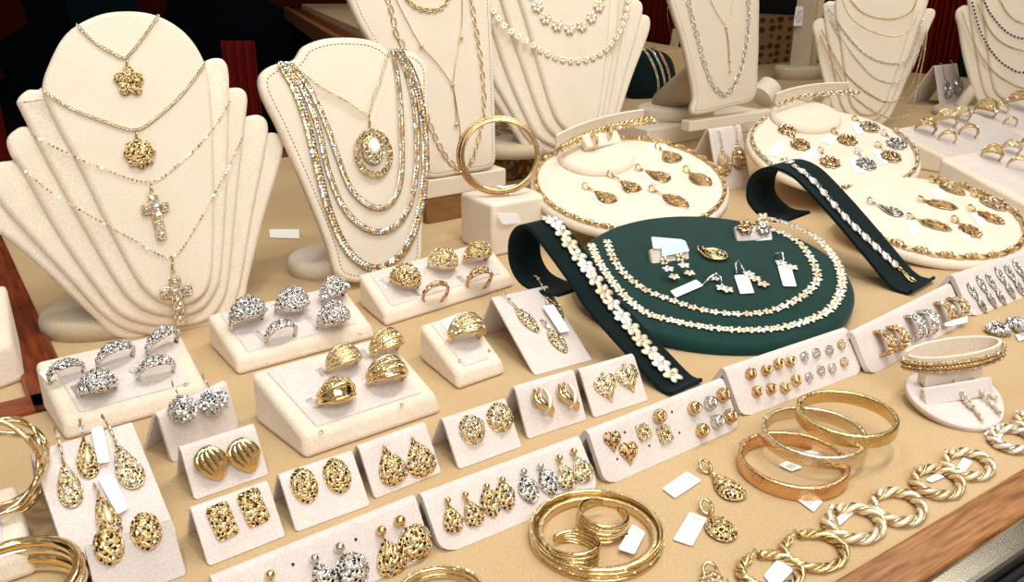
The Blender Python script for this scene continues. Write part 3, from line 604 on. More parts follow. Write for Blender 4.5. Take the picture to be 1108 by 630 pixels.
def necklace(name, pl, px, kind, m, label, n=.0015, drop=0., group=None, size=1., cat='necklace', parent=None, join_to=None):
    path = onpl(pl, px, n, 8, drop); nn = pl.n
    if kind == 'fine': vf = chainmesh(path, nn, ovlink(.0030*size, .0017*size, .00036*size, 8, 4), .0022*size, lambda i: (i % 2)*PI/2+.6); it = [(vf, m, True)]
    elif kind == 'wheat': it = [(chainmesh(path, nn, ovlink(.0034*size, .0022*size, .00055*size, 8, 4), .0018*size, lambda i: (i % 2)*1.2-.6), m, True)]
    elif kind == 'cable': it = [(chainmesh(path, nn, ovlink(.0052*size, .0034*size, .0007*size, 10, 5), .0040*size, lambda i: (i % 2)*1.1-.3), m, True)]
    elif kind == 'braid':
        it = [(tube(resample(path, .003), .0014*size, 8), 'gemd', True)]; fr = frames(path, nn, .0026*size); seed = ovlink(.0044*size, .0017*size, .00075*size, 7, 4); L3_ = {'golds': [], 'silver': [], 'pale': [], 'rose': []}  # dark core tube stands in for the shade in gaps between links
        for i_, f in enumerate(fr):
            for sg in (-1, 1):
                key = ('silver' if (i_//5+ (sg > 0)) % 2 else 'golds') if rng.rand() < .7 else ('pale' if rng.rand() < .5 else 'rose')
                L3_[key].append(xf(seed, f @ Matrix.Translation((0, sg*.0013*size, .0012*size)) @ Matrix.Rotation(sg*.62, 4, 'Z') @ Matrix.Rotation(sg*.5+rng.normal()*.2, 4, 'X')))
        for kk, v in L3_.items():
            if v: it.append((join(*v), kk, False))
        it.append((facets([p+nn*.0030*size+np.cross(nn, [1, 0, 0])*0+rng.normal(size=3)*.0007*size for p in resample(path, .0042*size)], .0010*size), 'gem', False))
    elif kind == 'marquise': it = [(chainmesh(path, nn, join(*[tube([(.0055*size*math.cos(a), .0026*size*math.sin(a)*abs(math.sin(a))**.3, 0) for a in np.linspace(0, 2*PI, 14, endpoint=False)], .0007*size, 5, True, up=(0, 0, 1)), ball(.0010*size, 6, 4, c=(.0062*size, 0, 0))]), .0122*size, lambda i: .5*(i % 2)), m, True)]
    elif kind == 'open': it = [(chainmesh(path, nn, ovlink(.0145*size, .0095*size, .0008*size, 16, 6), .0150*size, lambda i: .25*(-1)**i), m, True), (chainmesh(path, nn, ovlink(.0035*size, .0028*size, .0006*size, 8, 4), .0075*size), m, True)]
    elif kind == 'sequin':
        it = [(tube(resample(path, .004), .0003*size, 5), 'gold', True)]
        fr = frames(path, nn, .0052*size); d = prism([(.0015*size*math.cos(a), .0013*size*math.sin(a)) for a in np.linspace(0, 2*PI, 8, endpoint=False)], -.0002, .0003)
        for mm in ('gemy', 'gold', 'silver'):
            sel = [xf(d, f @ Matrix.Rotation(rng.normal()*.35, 4, 'X') @ Matrix.Rotation(rng.normal()*.35, 4, 'Y')) for f in fr if rng.rand() < .4]
            if sel: it.append((join(*sel), mm, False))
    elif kind == 'beaded': it = [(tube(resample(path, .004), .0004*size, 5), m, True), (chainmesh(path, nn, ball(.0021*size, 6, 4), .0085*size), 'gem', False), (chainmesh(path, nn, ball(.0012*size, 6, 4), .0028*size), m, False)]
    elif kind == 'dark': it = [(tube(resample(path, .004), .0005*size, 5), m, True), (chainmesh(path, nn, ball(.0024*size, 6, 4), .0078*size), 'gemd', False), (chainmesh(path[2:], nn, ball(.0022*size, 6, 4), .0156*size), 'gem', False)]
    elif kind == 'thread': it = [(tube(resample(path, .004), .0005*size, 5), m, True)]
    elif kind == 'rosette':
        fr = frames(path, nn, .0105*size); fl = flower(.0047*size, m, k=6); it = []
        for vf, mm, s in fl: it.append((join(*[xf(vf, f @ Matrix.Rotation(rng.rand()*3, 4, 'Z')) for f in fr]), mm, s))
    if parent is not None: return buildm(name, it, parent)
    return buildm(name, it, None, None, label, cat, group)
def eth(name, mw, label, cat, group=None): return empty(name, (0, 0, 0), label, cat, group, mw)
ORD = ['first', 'second', 'third', 'fourth', 'fifth', 'sixth', 'seventh', 'eighth', 'ninth', 'tenth']
def pin(pl, u, v, n=0., ang=0.): return pl.mat(pl.at(u, v, n), ang)
def pxang(pl, p0, p1):
    a, b = pl.loc(*p0), pl.loc(*p1); return math.atan2(*(b-a)[::-1])
def papertag(pl, quad, label, n=.0015, th=.0005, group='white paper price tags', mark=None):
    q = [pl.loc(*p) for p in quad]; c = sum(q)/4; out = []
    for i in range(4):                                      # slightly rounded corners
        p0, p1, p2 = q[i-1], q[i], q[(i+1) % 4]
        for t in (0, .5, 1): r = .0008; out.append(p1+nrm(p0-p1)*r*(1-t)+nrm(p2-p1)*r*t)
    out = ccw(out); it = [(prism([tuple(p) for p in out], n, n+th), 'tag', False)]
    if mark == 'slit':
        a_, b_ = q[1]*.86+q[0]*.14, q[2]*.86+q[3]*.14; a_, b_ = a_*.75+b_*.25, a_*.25+b_*.75; t_ = nrm(b_-a_); nn_ = np.array([-t_[1], t_[0]])*.00022
        it.append((prism([tuple(p) for p in ccw([a_-nn_, b_-nn_, b_+nn_, a_+nn_])], n+th-.0001, n+th+.0001), 'hole', False))
    if mark == 'bars':
        for k in range(9):
            f = .2+.065*k; w_ = [.02, .035, .02, .03, .015, .035, .02, .03, .02][k]; f2 = f+w_
            r0, r1, r2, r3 = [(q[0]*(1-x)+q[1]*x)*(1-y)+(q[3]*(1-x)+q[2]*x)*y for x, y in ((f, .35), (f2, .35), (f2, .8), (f, .8))]
            it.append((prism([tuple(p) for p in ccw([r0, r1, r2, r3])], n+th-.0001, n+th+.0001), 'print', False))
    o = buildm('price_tag', it, None, plmat(pl), label, 'price tag', group); bev(o, .00015, 1); return o
# ---- rings
def ringmesh(R, wb, wf, t, bulge, nphi=44, ns=8, power=1.4):
    """band round the Y axis, widest at +Z"""
    vs, fs = [], []
    for i in range(nphi):
        ph = 2*PI*i/nphi; k = max(0, math.cos(ph))**power if math.cos(ph) > 0 else 0; w = wb+(wf-wb)*k; bu = bulge*k
        for j in range(ns+1):
            s = -1+2*j/ns; r = R+t*(1-.5*abs(s)**3)+bu*math.sqrt(max(0, 1-s*s*.98)); y = w/2*s
            vs.append((math.sin(ph)*r, y, math.cos(ph)*r))
        for s in (1, -1): vs.append((math.sin(ph)*R, w/2*s, math.cos(ph)*R))
    m = ns+3
    for i in range(nphi):
        for j in range(m): a = i*m+j; b = i*m+(j+1) % m; c = ((i+1) % nphi)*m; fs.append((a, c+j, c+(j+1) % m, b))
    return vs, fs
def ringpt(R, wb, wf, t, bulge, ph, s, power=1.4):
    k = max(0, math.cos(ph))**power if math.cos(ph) > 0 else 0; w = wb+(wf-wb)*k; r = R+t*(1-.5*abs(s)**3)+bulge*k*math.sqrt(max(0, 1-s*s*.98)); return (math.sin(ph)*r, w/2*s, math.cos(ph)*r), w
RYAW = {'A': 0, 'B': -.05, 'C': -.45, 'D': -.15, 'E': -.3, 'F': -1.15, 'G': -1.15, 'H': -1.15}
def ring(tk, box, style, m, label, yaw=0., tilt=0., group='rings in the ring trays', pl=None, lift=.5):
    yaw += RYAW.get(tk, 0); pl = pl or TRAYS[tk]; x0, y0, x1, y1 = box; base = pl.at((x0+x1)/2, y1-.16*(y1-y0)); sc = sc_at(base); Ro = (x1-x0)/2/sc*1.0
    W = {'band': (.25, .62, .16, .05), 'dome': (.30, 1.25, .16, .22), 'oval': (.2, 1.5, .12, .30), 'ribs': (.35, 1.25, .16, .12), 'big': (.4, 1.35, .16, .25), 'round': (.22, 1.5, .12, .35), 'thin': (.25, .42, .14, .05)}[style]
    R = Ro*(1-W[2]); wb, wf, t, bu = Ro*W[0]*1.1, Ro*W[1]*1.1, Ro*W[2], Ro*W[3]
    it = [(ringmesh(R, wb, wf, t, bu), m, True)]
    if style in ('band', 'dome', 'oval', 'round', 'thin'):
        pts = []; sp_ = Ro*.17; nph = int(2.3*R/sp_)
        for i in range(-nph, nph+1):
            ph = i*1.25/nph
            _, w = ringpt(R, wb, wf, t, bu, ph, 0); ns_ = max(1, int(w/sp_/1.0))
            for j in range(ns_+1):
                s = -1+2*(j+(.5 if i % 2 else 0))/ns_ if ns_ > 1 else 0
                if abs(s) < .97: pts.append(ringpt(R, wb, wf, t, bu, ph, s)[0])
        it.append((facets(pts, sp_*.42), m, False)); it.append((facets([p for p in pts if rng.rand() < .4], sp_*.52), 'gem' if 'silver' in m else 'gemy', False))
    elif style in ('ribs', 'big'):
        for s0 in ((-.85, -.3, .3, .85) if style == 'ribs' else (-.8, .1)):
            path = [ringpt(R, wb, wf, t, bu, ph, s0)[0] for ph in np.linspace(-1.45, 1.45, 26)]; it.append((tube(path, Ro*.085, 6), m, True))
        for s0 in ((-.57, 0, .57) if style == 'ribs' else (.3, .5, .7)):
            pts = [ringpt(R, wb, wf, t, bu, ph, s0)[0] for ph in np.linspace(-1.2, 1.2, 20)]; it.append((facets(pts, Ro*.075), 'gemy' if rng.rand() < .6 else 'gem', False))
    tilt = tilt or {'dome': .22, 'oval': .5, 'round': .45, 'big': .35, 'ribs': .18}.get(style, .05)
    mw = pl.mat(base + pl.n*R*lift, yaw, tilt); return buildm('ring', it, None, mw, label, 'ring', group)
# ================================================================== rings in trays
rg = ring
for args in [('A', (53, 384, 92, 415), 'band', 'fsilver', 'narrow white gold openwork ring nearest the left end of the lower left tray', .1),
             ('A', (104, 365, 147, 399), 'band', 'fsilver', 'white gold openwork ring in the middle of the back line of the lower left tray', .2),
             ('A', (155, 349, 197, 384), 'band', 'fsilver', 'white gold openwork ring at the rear right of the lower left tray', .35),
             ('A', (86, 398, 127, 432), 'dome', 'fsilver', 'domed white gold ring at the front left of the lower left tray', .0),
             ('A', (148, 384, 190, 413), 'band', 'fsilver', 'white gold openwork ring at the front right of the lower left tray', .0),
             ('B', (246, 318, 289, 359), 'dome', 'fsilver', 'large domed openwork ring at the rear left of the tray beside the fanned bust', .25),
             ('B', (296, 303, 333, 345), 'oval', 'fsilver', 'tall oval openwork ring in the middle of its tray, next to the fanned bust', 0),
             ('B', (342, 299, 378, 331), 'dome', 'fsilver', 'domed openwork ring at the rear right, below the rope chain bust foot', .3),
             ('B', (285, 343, 323, 375), 'band', 'fsilver', 'slim openwork band at the front left of the tray of domed rings', .1),
             ('B', (340, 327, 376, 359), 'round', 'fsilver', 'round openwork dome ring at the front right of the tray of domed rings', .1),
             ('C', (420, 286, 454, 315), 'oval', 'fgold', 'oval pierced gold ring at the left of the tray below the rope chains', -.3),
             ('C', (461, 266, 493, 297), 'round', 'fpale', 'round-faced gold ring in the middle of the tray below the rope chains', -.1),
             ('C', (497, 259, 530, 290), 'dome', 'fgold', 'domed pierced gold ring at the rear right corner beside the bangle block', .3),
             ('C', (454, 303, 486, 327), 'thin', 'frose', 'thin cross-over gold ring at the front of the tray below the rope chains', .25),
             ('C', (501, 290, 533, 312), 'band', 'frose', 'gold openwork band at the front right of the tray below the rope chains', .25),
             ('D', (351, 374, 390, 404), 'ribs', 'golds', 'gold ring with two pave lines at the back of the large front tray', .2),
             ('D', (397, 360, 436, 387), 'ribs', 'golds', 'polished banded gold ring at the rear right of the large front tray', .25),
             ('D', (395, 382, 439, 422), 'ribs', 'gold', 'widest gold ring with three heavy ridges in the large front tray', .0),
             ('D', (341, 403, 383, 442), 'big', 'gold', 'smooth bulbous gold ring with pave top at the front of its tray', .1),
             ('E', (482, 343, 524, 374), 'ribs', 'golds', 'single gold ribbed ring with a line of white stones on the small pad', .15),
             ('F', (988, 126, 1010, 148), 'dome', 'fgold', 'gold ring at the left end of the tray behind the medallion pad', .3), ('F', (1010, 120, 1033, 139), 'dome', 'fpale', 'pale gold domed ring in the middle rear of the tray behind the medallion pad', .2),
             ('F', (1029, 117, 1047, 133), 'round', 'fpale', 'sparkling round ring at the rear right of the tray behind the medallion pad', .2), ('F', (1013, 142, 1033, 157), 'band', 'golds', 'low gold band at the front left of the tray behind the medallion pad', .4),
             ('F', (1035, 136, 1056, 151), 'band', 'frose', 'low rose gold band at the front right of the tray behind the medallion pad', .4),
             ('G', (1052, 106, 1075, 130), 'round', 'fgold', 'large gold cluster ring at the left of the rearmost tray', .1), ('G', (1073, 104, 1089, 125), 'dome', 'fpale', 'pale cluster ring second along the back of the rearmost tray', .1),
             ('G', (1087, 100, 1112, 122), 'dome', 'frose', 'rose gold cluster ring cut by the right edge in the rearmost tray', .1), ('G', (1084, 125, 1099, 139), 'band', 'golds', 'small gold band at the front of the rearmost tray', .4),
             ('H', (1059, 158, 1081, 176), 'dome', 'fgold', 'gold ring nearest the left of the tray at the right edge', .3), ('H', (1081, 152, 1101, 169), 'dome', 'fpale', 'pale gold ring second from the left in the tray at the right edge', .3),
             ('H', (1102, 146, 1120, 163), 'dome', 'fgold', 'gold ring cut by the photo edge in the tray at the right', .3), ('H', (1087, 170, 1111, 188), 'band', 'golds', 'front gold ring of the tray at the right edge', .3)]:
    rg(*args)
def slab_tag(pl, x0, y0, x1, y1, w, label):           # small tag strip between two pixels
    a, b = pl.loc(x0, y0), pl.loc(x1, y1); d = nrm(b-a); nn = np.array([-d[1], d[0]]); q = [a-nn*w/2, b-nn*w/2, b+nn*w/2, a+nn*w/2]
    o = buildm('price_tag', [(prism([tuple(p) for p in ccw(q)], .0006, .0012), 'tag', False)], None, plmat(pl), label, 'price tag', 'tags tied to rings'); return o
for tk, a, lb in [('A', (47, 403, 56, 414), 'white tag strip left of the narrow openwork ring in the lower left tray'), ('A', (80, 418, 89, 431), 'white tag strip left of the domed ring in the lower left tray'), ('A', (141, 399, 151, 411), 'white tag strip left of the front right ring in the lower left tray'),
                  ('B', (276, 360, 287, 371), 'white tag strip left of the slim band among the domed rings'), ('B', (332, 344, 343, 356), 'white tag strip left of the round dome ring'), ('C', (411, 303, 421, 313), 'white tag strip left of the oval pierced gold ring'),
                  ('C', (444, 313, 454, 323), 'white tag strip left of the thin cross-over ring'), ('C', (495, 300, 503, 308), 'white tag strip left of the gold openwork band'), ('D', (344, 400, 352, 408), 'white tag strip by the ring with two pave lines'),
                  ('D', (333, 433, 344, 443), 'white tag strip at the left of the bulbous gold ring'), ('D', (390, 380, 398, 390), 'white tag strip beside the widest gold ring')]:
    slab_tag(TRAYS[tk], *a, .0052, lb)
papertag(TRAYS['E'], [(476, 349), (499, 340), (512, 352), (488, 366)], 'white paper tag under the single ribbed ring on the small pad')
for x0, y0, x1, y1 in [(304, 408, 310, 422), (318, 406, 324, 419)]:
    pl = TRAYS['D']; a, b = pl.loc(x0, y0), pl.loc(x1, y1); 
for args in [((304, 408), (321, 420))]:
    pl = TRAYS['D']; q = [pl.loc(*p) for p in ((304, 407), (317, 403), (323, 415), (310, 420))]
    buildm('ring_slot', [(loop(np.array(ccw(q)), .0006, .001), 'card', True), (prism([tuple(p) for p in ccw(q)], .0008, .0011), 'cream', False)], bpy.data.objects['ring_tray.003'], plmat(pl))
# ================================================================== earrings on the small cards
def ear(ck, u, v, wpx, hpx, shape, m, H, label, ang=0., name='earring', sp_=.0021, group='earrings on folded cards', bright='gemy', extra=None, n=0.0002):
    pl = CARDS[ck]; p = pl.at(u, v, .0002); s = sc_at(p)
    c = np.array(proj(p)); vy = np.linalg.norm(proj(p+pl.y*.01)-c)/.01; vx = np.linalg.norm(proj(p+pl.x*.01)-c)/.01
    w, h = wpx/vx, hpx/vy; out = {'oval': o_ell, 'pear': o_pear, 'rect': o_rect, 'heart': o_heart, 'leaf': o_leaf, 'scal': o_scal}[shape](w, h)
    it = fili(out, H, m, sp_, bright=bright)
    if extra: it += extra(w, h, H)
    o = buildm(name, it, None, pl.mat(p, ang), label, 'earring', group); return o, w, h
for i, (u, v) in enumerate([(198, 443), (231, 435)]):
    pl = CARDS['silverballs']; p = pl.at(u, v, .006); r = 14.5/sc_at(p); mw = pl.mat(p)
    root = eth('drop_earring', mw, ['left', 'right'][i]+' of the two round white gold filigree ball earrings with lever hooks', 'earring', 'round silver drops')
    pts = [tuple(r*.97*np.array([math.cos(a)*math.sqrt(1-z*z), z, math.sin(a)*math.sqrt(1-z*z)])) for k in range(90) for z in [1-2*(k+.5)/90] for a in [k*2.39996]]
    buildm('ball', [(ball(r*.93, 20, 14), 'fsilver', True), (facets(pts, r*.15), 'silver', False), (facets(pts[::2], r*.175), 'gem', False)], root, mw)
    buildm('hook', [(tube([(0, r*.9, 0), (-.0012, r*1.5, .001), (-.0005, r*2.1, -.002), (.0015, r*2.2, -.005), (.002, r*1.7, -.007)], .0005, 6), 'silver', True)], root, mw)
def swirl(w, h):
    it = []
    for k in range(5):
        t = -1+2*k/4
        path = [(w*(.08+.02*k), h*.42, .001), (w*(.10*t), h*.44, .0035), (w*(.34*t-.06), h*.28, .0045), (w*(.42*t), h*.02, .0045), (w*(.24*t+.04), -h*.25, .0038), (w*(.05*t+.10), -h*.46, .0015)]
        q = spline([np.array(p) for p in path], 6); n = len(q); it.append(tube(q, [w*(.045+.075*math.sin(PI*min(1, i/(n-1)*.9+.08))) for i in range(n)], 8))
    return [(join(*it), 'gold', True), (dome(o_heart(w*.9, h*.85), .002), 'golds', True)]
for i, (u, v) in enumerate([(228, 502.5), (263, 494)]):
    pl = CARDS['swirl']; p = pl.at(u, v, .0005); s = sc_at(p); o = buildm('earring', swirl(32/s, 40/s), None, pl.mat(p, .1), ['left', 'right'][i]+' of the two fluted polished gold swirl earrings', 'earring', 'earrings on folded cards')
LR = ['left', 'right']
for i, (u, v, a) in enumerate([(240.5, 564, .22), (274, 549, .20)]): ear('rect', u, v, 24, 37, 'rect', 'fgold', .002, LR[i]+' of the two rectangular pierced gold earrings', a-.12)
for i, (u, v) in enumerate([(329, 525.5), (364.5, 515)]): ear('oval', u, v, 27, 38, 'oval', 'fgold', .003, LR[i]+' of the two tall oval pierced gold earrings', .05)
def pearstud(w, h, H): return [(ball(.0011, 8, 6, c=(0, h*.53, .0015)), 'gold', True)]
for i, (u, v) in enumerate([(423, 504), (453.5, 495)]): ear('drop', u, v, 30, 42, 'pear', 'fgold', .0035, LR[i]+' of the two pear-shaped filigree earrings on a small card', .08, bright='gem', extra=pearstud)
for i, (u, v) in enumerate([(510.5, 465), (540.5, 452)]): ear('hoopdome', u, v, 26, 32, 'oval', 'fpale', .0062, LR[i]+' of the two domed openwork half-hoop earrings', .15, bright='gem')
def knot(w, h):
    it = []
    for k, (dx, r) in enumerate([(-.16, .20), (.14, .17)]):
        path = spline([np.array(p) for p in [(w*(-.1+dx), h*.48, .001), (w*(-.32+dx), h*.2, .004), (w*(-.1+dx*.5), -h*.05, .005), (w*(.25+dx*.3), -h*.25, .004), (w*.3, -h*.46, .0015)]], 7); n = len(path)
        it.append(tube(path, [w*r*(.35+.65*math.sin(PI*j/(n-1))) for j in range(n)], 8))
    path = spline([np.array(p) for p in [(w*.30, h*.42, .001), (w*.38, h*.1, .0035), (w*.1, -h*.12, .006), (-w*.2, -h*.3, .0035)]], 7); n = len(path)
    return [(join(*it), 'gold', True), (tube(path, [w*.14*(.4+.6*math.sin(PI*j/(n-1))) for j in range(n)], 8), 'matte', True)]
for i, (u, v) in enumerate([(586.5, 436.5), (613.5, 431)]):
    pl = CARDS['knot']; p = pl.at(u, v, .0004); s = sc_at(p); buildm('earring', knot(21/s, 36/s), None, pl.mat(p, .05), LR[i]+' of the two curling satin and polished gold leaf clips', 'earring', 'earrings on folded cards')
def heartstud(w, h, H): return [(ball(.0013, 8, 6, c=(0, h*.58, .0015)), 'gold', True)]
for i, (u, v) in enumerate([(656.5, 421), (680, 411)]): ear('heart', u, v, 23, 30, 'heart', 'fpale', .0025, LR[i]+' of the two heart-shaped filigree earrings', .08, extra=heartstud)
for i, (u, v) in enumerate([(117.5, 591), (158, 575)]): ear('ovals2', u, v, 32, 40, 'oval', 'fgold', .0045, LR[i]+' of the two woven oval gold earrings on the low front card', 0, sp_=.0026)
# long teardrops on the big card
def dangler(ck, top, cen, w, h, shape, m, label, hook=True, H=.003, group='dangling earrings', inner=False, sp_=.0021, bright='gem', studm=None, pl=None, name='drop_earring', n=.0008):
    pl = pl or CARDS[ck]; p = pl.at(*cen, n); c = proj(p); vy = np.linalg.norm(proj(p+pl.y*.01)-c)/.01; vx = np.linalg.norm(proj(p+pl.x*.01)-c)/.01
    W, Hh = w/vx, h/vy; t = pl.loc(*top, n)-pl.loc(*cen, n); ang = math.atan2(t[1], t[0])-PI/2; L_ = np.linalg.norm(t); mw = pl.mat(p, ang)
    root = eth(name, mw, label, 'earring', group); out = {'oval': o_ell, 'pear': o_pear, 'leaf': o_leaf, 'heart': o_heart, 'scal': o_scal}[shape](W, Hh)
    it = fili(out, H, m, sp_, bright=bright)
    if inner: it += [(loop(o_pear(W*.62, Hh*.62), .0006, H+.001), m, True), (dome(o_pear(W*.3, Hh*.45), .001, z0=H), 'matter', True)]
    buildm('drop', it, root, mw)
    if hook: buildm('hook', [(tube([(0, Hh*.48, .001), (.0004, L_*.75, .002), (-.0004, L_, .003), (0, L_+.0035, .0005), (0, L_+.003, -.002)], .0006, 6), studm or 'gold', True), (facets([(0, Hh*.52+.001, .002), (0, (L_+Hh*.5)/2, .002), (0, L_*.93, .003)], .0014), 'gem', False)], root, mw)
    else: buildm('stud', [(ball(w/vx*.17, 10, 8, c=(0, L_, .002)), studm or m.lstrip('f') if (studm or m.lstrip('f')) in M else 'gold', True), (tube([(0, L_, .002), (0, Hh*.48, .001)], .0004, 5), 'gold', True)], root, mw)
    return root
dangler('teardrops', (61, 470), (74, 524), 25, 50, 'pear', 'fpale', 'leftmost long teardrop earring with pave tip on the big folded card')
dangler('teardrops', (113, 455), (137, 504), 27, 52, 'pear', 'fpale', 'rightmost long teardrop earring with pave tip on the big folded card')
dangler('teardrops', (88, 462), (94, 495), 22, 44, 'pear', 'fgold', 'openwork teardrop beside the upper white tag on the big folded card', inner=True)
dangler('teardrops', (104, 530), (115, 558), 25, 50, 'pear', 'fgold', 'lower openwork teardrop beside the second white tag, behind the woven oval', inner=True)
papertag(CARDS['teardrops'], [(98, 467), (111, 464), (119, 503), (106, 505)], 'upper white paper tag on the big teardrop card', n=.003)
papertag(CARDS['teardrops'], [(105, 520), (122, 516), (139, 553), (127, 560)], 'lower white paper tag on the big teardrop card', n=.003)
dangler('leaf', (542, 317), (571, 347), 12, 32, 'leaf', 'fpale', 'left dangling leaf earring on the tall folded card', H=.002, sp_=.0015)
dangler('leaf', (580, 302), (600, 334), 12, 32, 'leaf', 'fpale', 'upper right dangling leaf earring on the tall folded card', H=.002, sp_=.0015)
dangler('leaf', (588, 350), (603, 369), 13, 30, 'leaf', 'fpale', 'leaf pendant below the white tag on the tall folded card', H=.002, sp_=.0015)
papertag(CARDS['leaf'], [(585, 335), (597, 333), (615, 362), (604, 364)], 'white paper tag between the leaf earrings', n=.004)
dangler('farpair', (778, 145), (783, 175), 15, 30, 'pear', 'fgold', 'left drop earring on the narrow card between the round pads', n=.002)
dangler('farpair', (795, 138), (799, 168), 15, 30, 'pear', 'fgold', 'right drop earring on the narrow card between the round pads', n=.002)
dangler('fardrops', (1018, 70), (1025, 95), 10, 22, 'pear', 'fsilver', 'left dangling earring on the small card between the rear busts', n=.002, sp_=.004)
dangler('fardrops', (1029, 67), (1036, 90), 11, 22, 'pear', 'fsilver', 'right dangling earring on the small card between the rear busts', n=.002, sp_=.004)
dangler('row_bottom', (411, 574.5), (422, 602), 33, 40, 'pear', 'fgold', 'pear-shaped gold filigree drop on the bottom pad', hook=False, H=.004, studm='gold')
dangler('row_bottom', (431, 564), (449, 587), 36, 37, 'oval', 'fgold', 'round gold filigree drop at the right end of the bottom pad', hook=False, H=.004, studm='gold')
dangler('row_bottom', (339, 604.5), (350, 626), 31, 38, 'pear', 'fsilver', 'left white gold filigree drop on the bottom pad', hook=False, H=.004, studm='silver')
dangler('row_bottom', (366, 592.5), (381, 617), 35, 38, 'oval', 'fsilver', 'right white gold filigree drop on the bottom pad', hook=False, H=.004, studm='silver')
dangler('row_bottom', (291, 622), (300, 650), 33, 38, 'pear', 'fgold', 'gold drop whose stud alone shows at the bottom edge of the photo', hook=False, H=.004, studm='gold')
for i, (t, c, m, sh) in enumerate([((483, 542), (489, 561), 'fgold', 'pear'), ((502, 536), (511, 554.5), 'fgold', 'pear'), ((525, 527), (530.5, 544), 'fgold', 'leaf'), ((542, 520), (546.5, 537), 'fgold', 'leaf'), ((565, 511), (572, 530), 'fsilver', 'leaf'), ((583, 505.5), (594, 522), 'fsilver', 'leaf'), ((603.6, 496), (611.6, 514.6), 'fpale', 'pear'), ((619, 489.4), (629, 507), 'fpale', 'pear')]):
    dangler('row_drops', t, c, 20, 30, sh, m, '%s small %s dangling earring from the left on the pad of eight' % (ORD[i], 'white gold' if m == 'fsilver' else 'gold'), hook=False, H=.0022, sp_=.0018, group='small dangling earrings on a long pad', studm='silver' if m == 'fsilver' else 'gold')
# studs
def knotstud(r, m):
    it = []
    for k in range(3):
        mtx = Matrix.Rotation(k*PI/3*2, 4, 'Z') @ Matrix.Rotation(.9, 4, 'X'); it.append(xf(torus(r*.72, r*.24, 14, 6), Matrix.Translation((0, 0, r*.55)) @ mtx))
    return [(join(*it), m, True), (ball(r*.55, 8, 6, c=(0, 0, r*.5)), m, True)]
def stud(ck, u, v, rpx, kind, m, label, group):
    pl = CARDS[ck]; p = pl.at(u, v, .0003); s = sc_at(p); r = rpx/s
    if kind == 'knot': it = knotstud(r, m)
    elif kind == 'square':
        it = [(prism(rrect(2*r, 2*r, r*.2), 0, .0012), m, False)]
        for q in (.9, .6, .3): it.append((loop(np.array(rrect(2*r*q, 2*r*q, r*.12)), r*.09, .0013), m, True))
        it.append((facets([(r*.75*x, r*.75*y, .0015) for x in (-1, 0, 1) for y in (-1, 0, 1)], r*.18), 'gemy', False))
    elif kind == 'heart': 
        o = o_heart(2*r, 2*r); it = [(dome(o, .0015), m, True), (loop(o, r*.1, .0008), m, True)]
        for q in np.linspace(-.55, .55, 5): it.append((tube([(q*r, -r*.5+abs(q)*r*.5, .0016), (q*r+.1*r, r*.1, .0028), (q*r, r*.62, .0016)], r*.09, 5), m, True))
    else: it = [(join(*[ball(r*.34, 6, 5, c=(r*.5*math.cos(a), r*.5*math.sin(a), r*.35)) for a in np.linspace(0, 2*PI, 6, endpoint=False)]), m, False), (ball(r*.4, 6, 5, c=(0, 0, r*.5)), 'gem', False)]
    return buildm('stud_earring', it, None, pl.mat(p, rng.uniform(-.3, .3)), label, 'earring', group)
G1 = 'studs on the middle long pad'
stud('row_studs', 662.5, 478, 10.5, 'heart', 'frose', 'upper left heart stud on the middle long pad', G1); stud('row_studs', 680, 491, 11.5, 'heart', 'frose', 'lower right heart stud on the middle long pad', G1)
stud('row_studs', 695.7, 467, 8.5, 'square', 'fpale', 'left square lattice stud on the middle long pad', G1); stud('row_studs', 718.6, 470, 9, 'square', 'fpale', 'right square lattice stud on the middle long pad', G1)
stud('row_studs', 711, 451, 8.5, 'knot', 'golds', 'single gold knot stud above the square studs', G1)
for i, (u, v, m) in enumerate([(748.5, 442, 'gold'), (765.4, 436.5, 'silver'), (779.4, 428, 'rose')]): stud('row_studs', u, v, 8.5, 'knot', m, ['yellow gold knot stud of the upper three', 'white gold knot stud of the upper three', 'rose gold knot stud of the upper three'][i]+' on the middle long pad', G1)
for i, (u, v, m) in enumerate([(757, 466, 'gold'), (773.3, 456.5, 'silver'), (787, 451, 'rose')]): stud('row_studs', u, v, 8.5, 'knot', m, ['yellow gold knot stud of the lower three', 'white gold knot stud of the lower three', 'rose gold knot stud of the lower three'][i]+' on the middle long pad', G1)
for row, pts in (('upper', [(810, 405), (827, 401), (840, 394), (853, 391.5), (869, 386), (882, 382), (896, 379), (909, 373)]), ('lower', [(817, 424), (832, 421), (847, 420), (859, 412), (874, 408), (887, 401), (899, 398.5), (912, 392)])):
    for i, (u, v) in enumerate(pts): stud('row_knots', u, v, 6.8, 'knot' if i < 4 else 'bead', ['rose', 'rose', 'golds', 'golds', 'silver', 'silver', 'silver', 'golds'][i], '%s tiny stud from the left in the %s line of the knot pad' % (ORD[i], row), 'tiny studs in two lines')
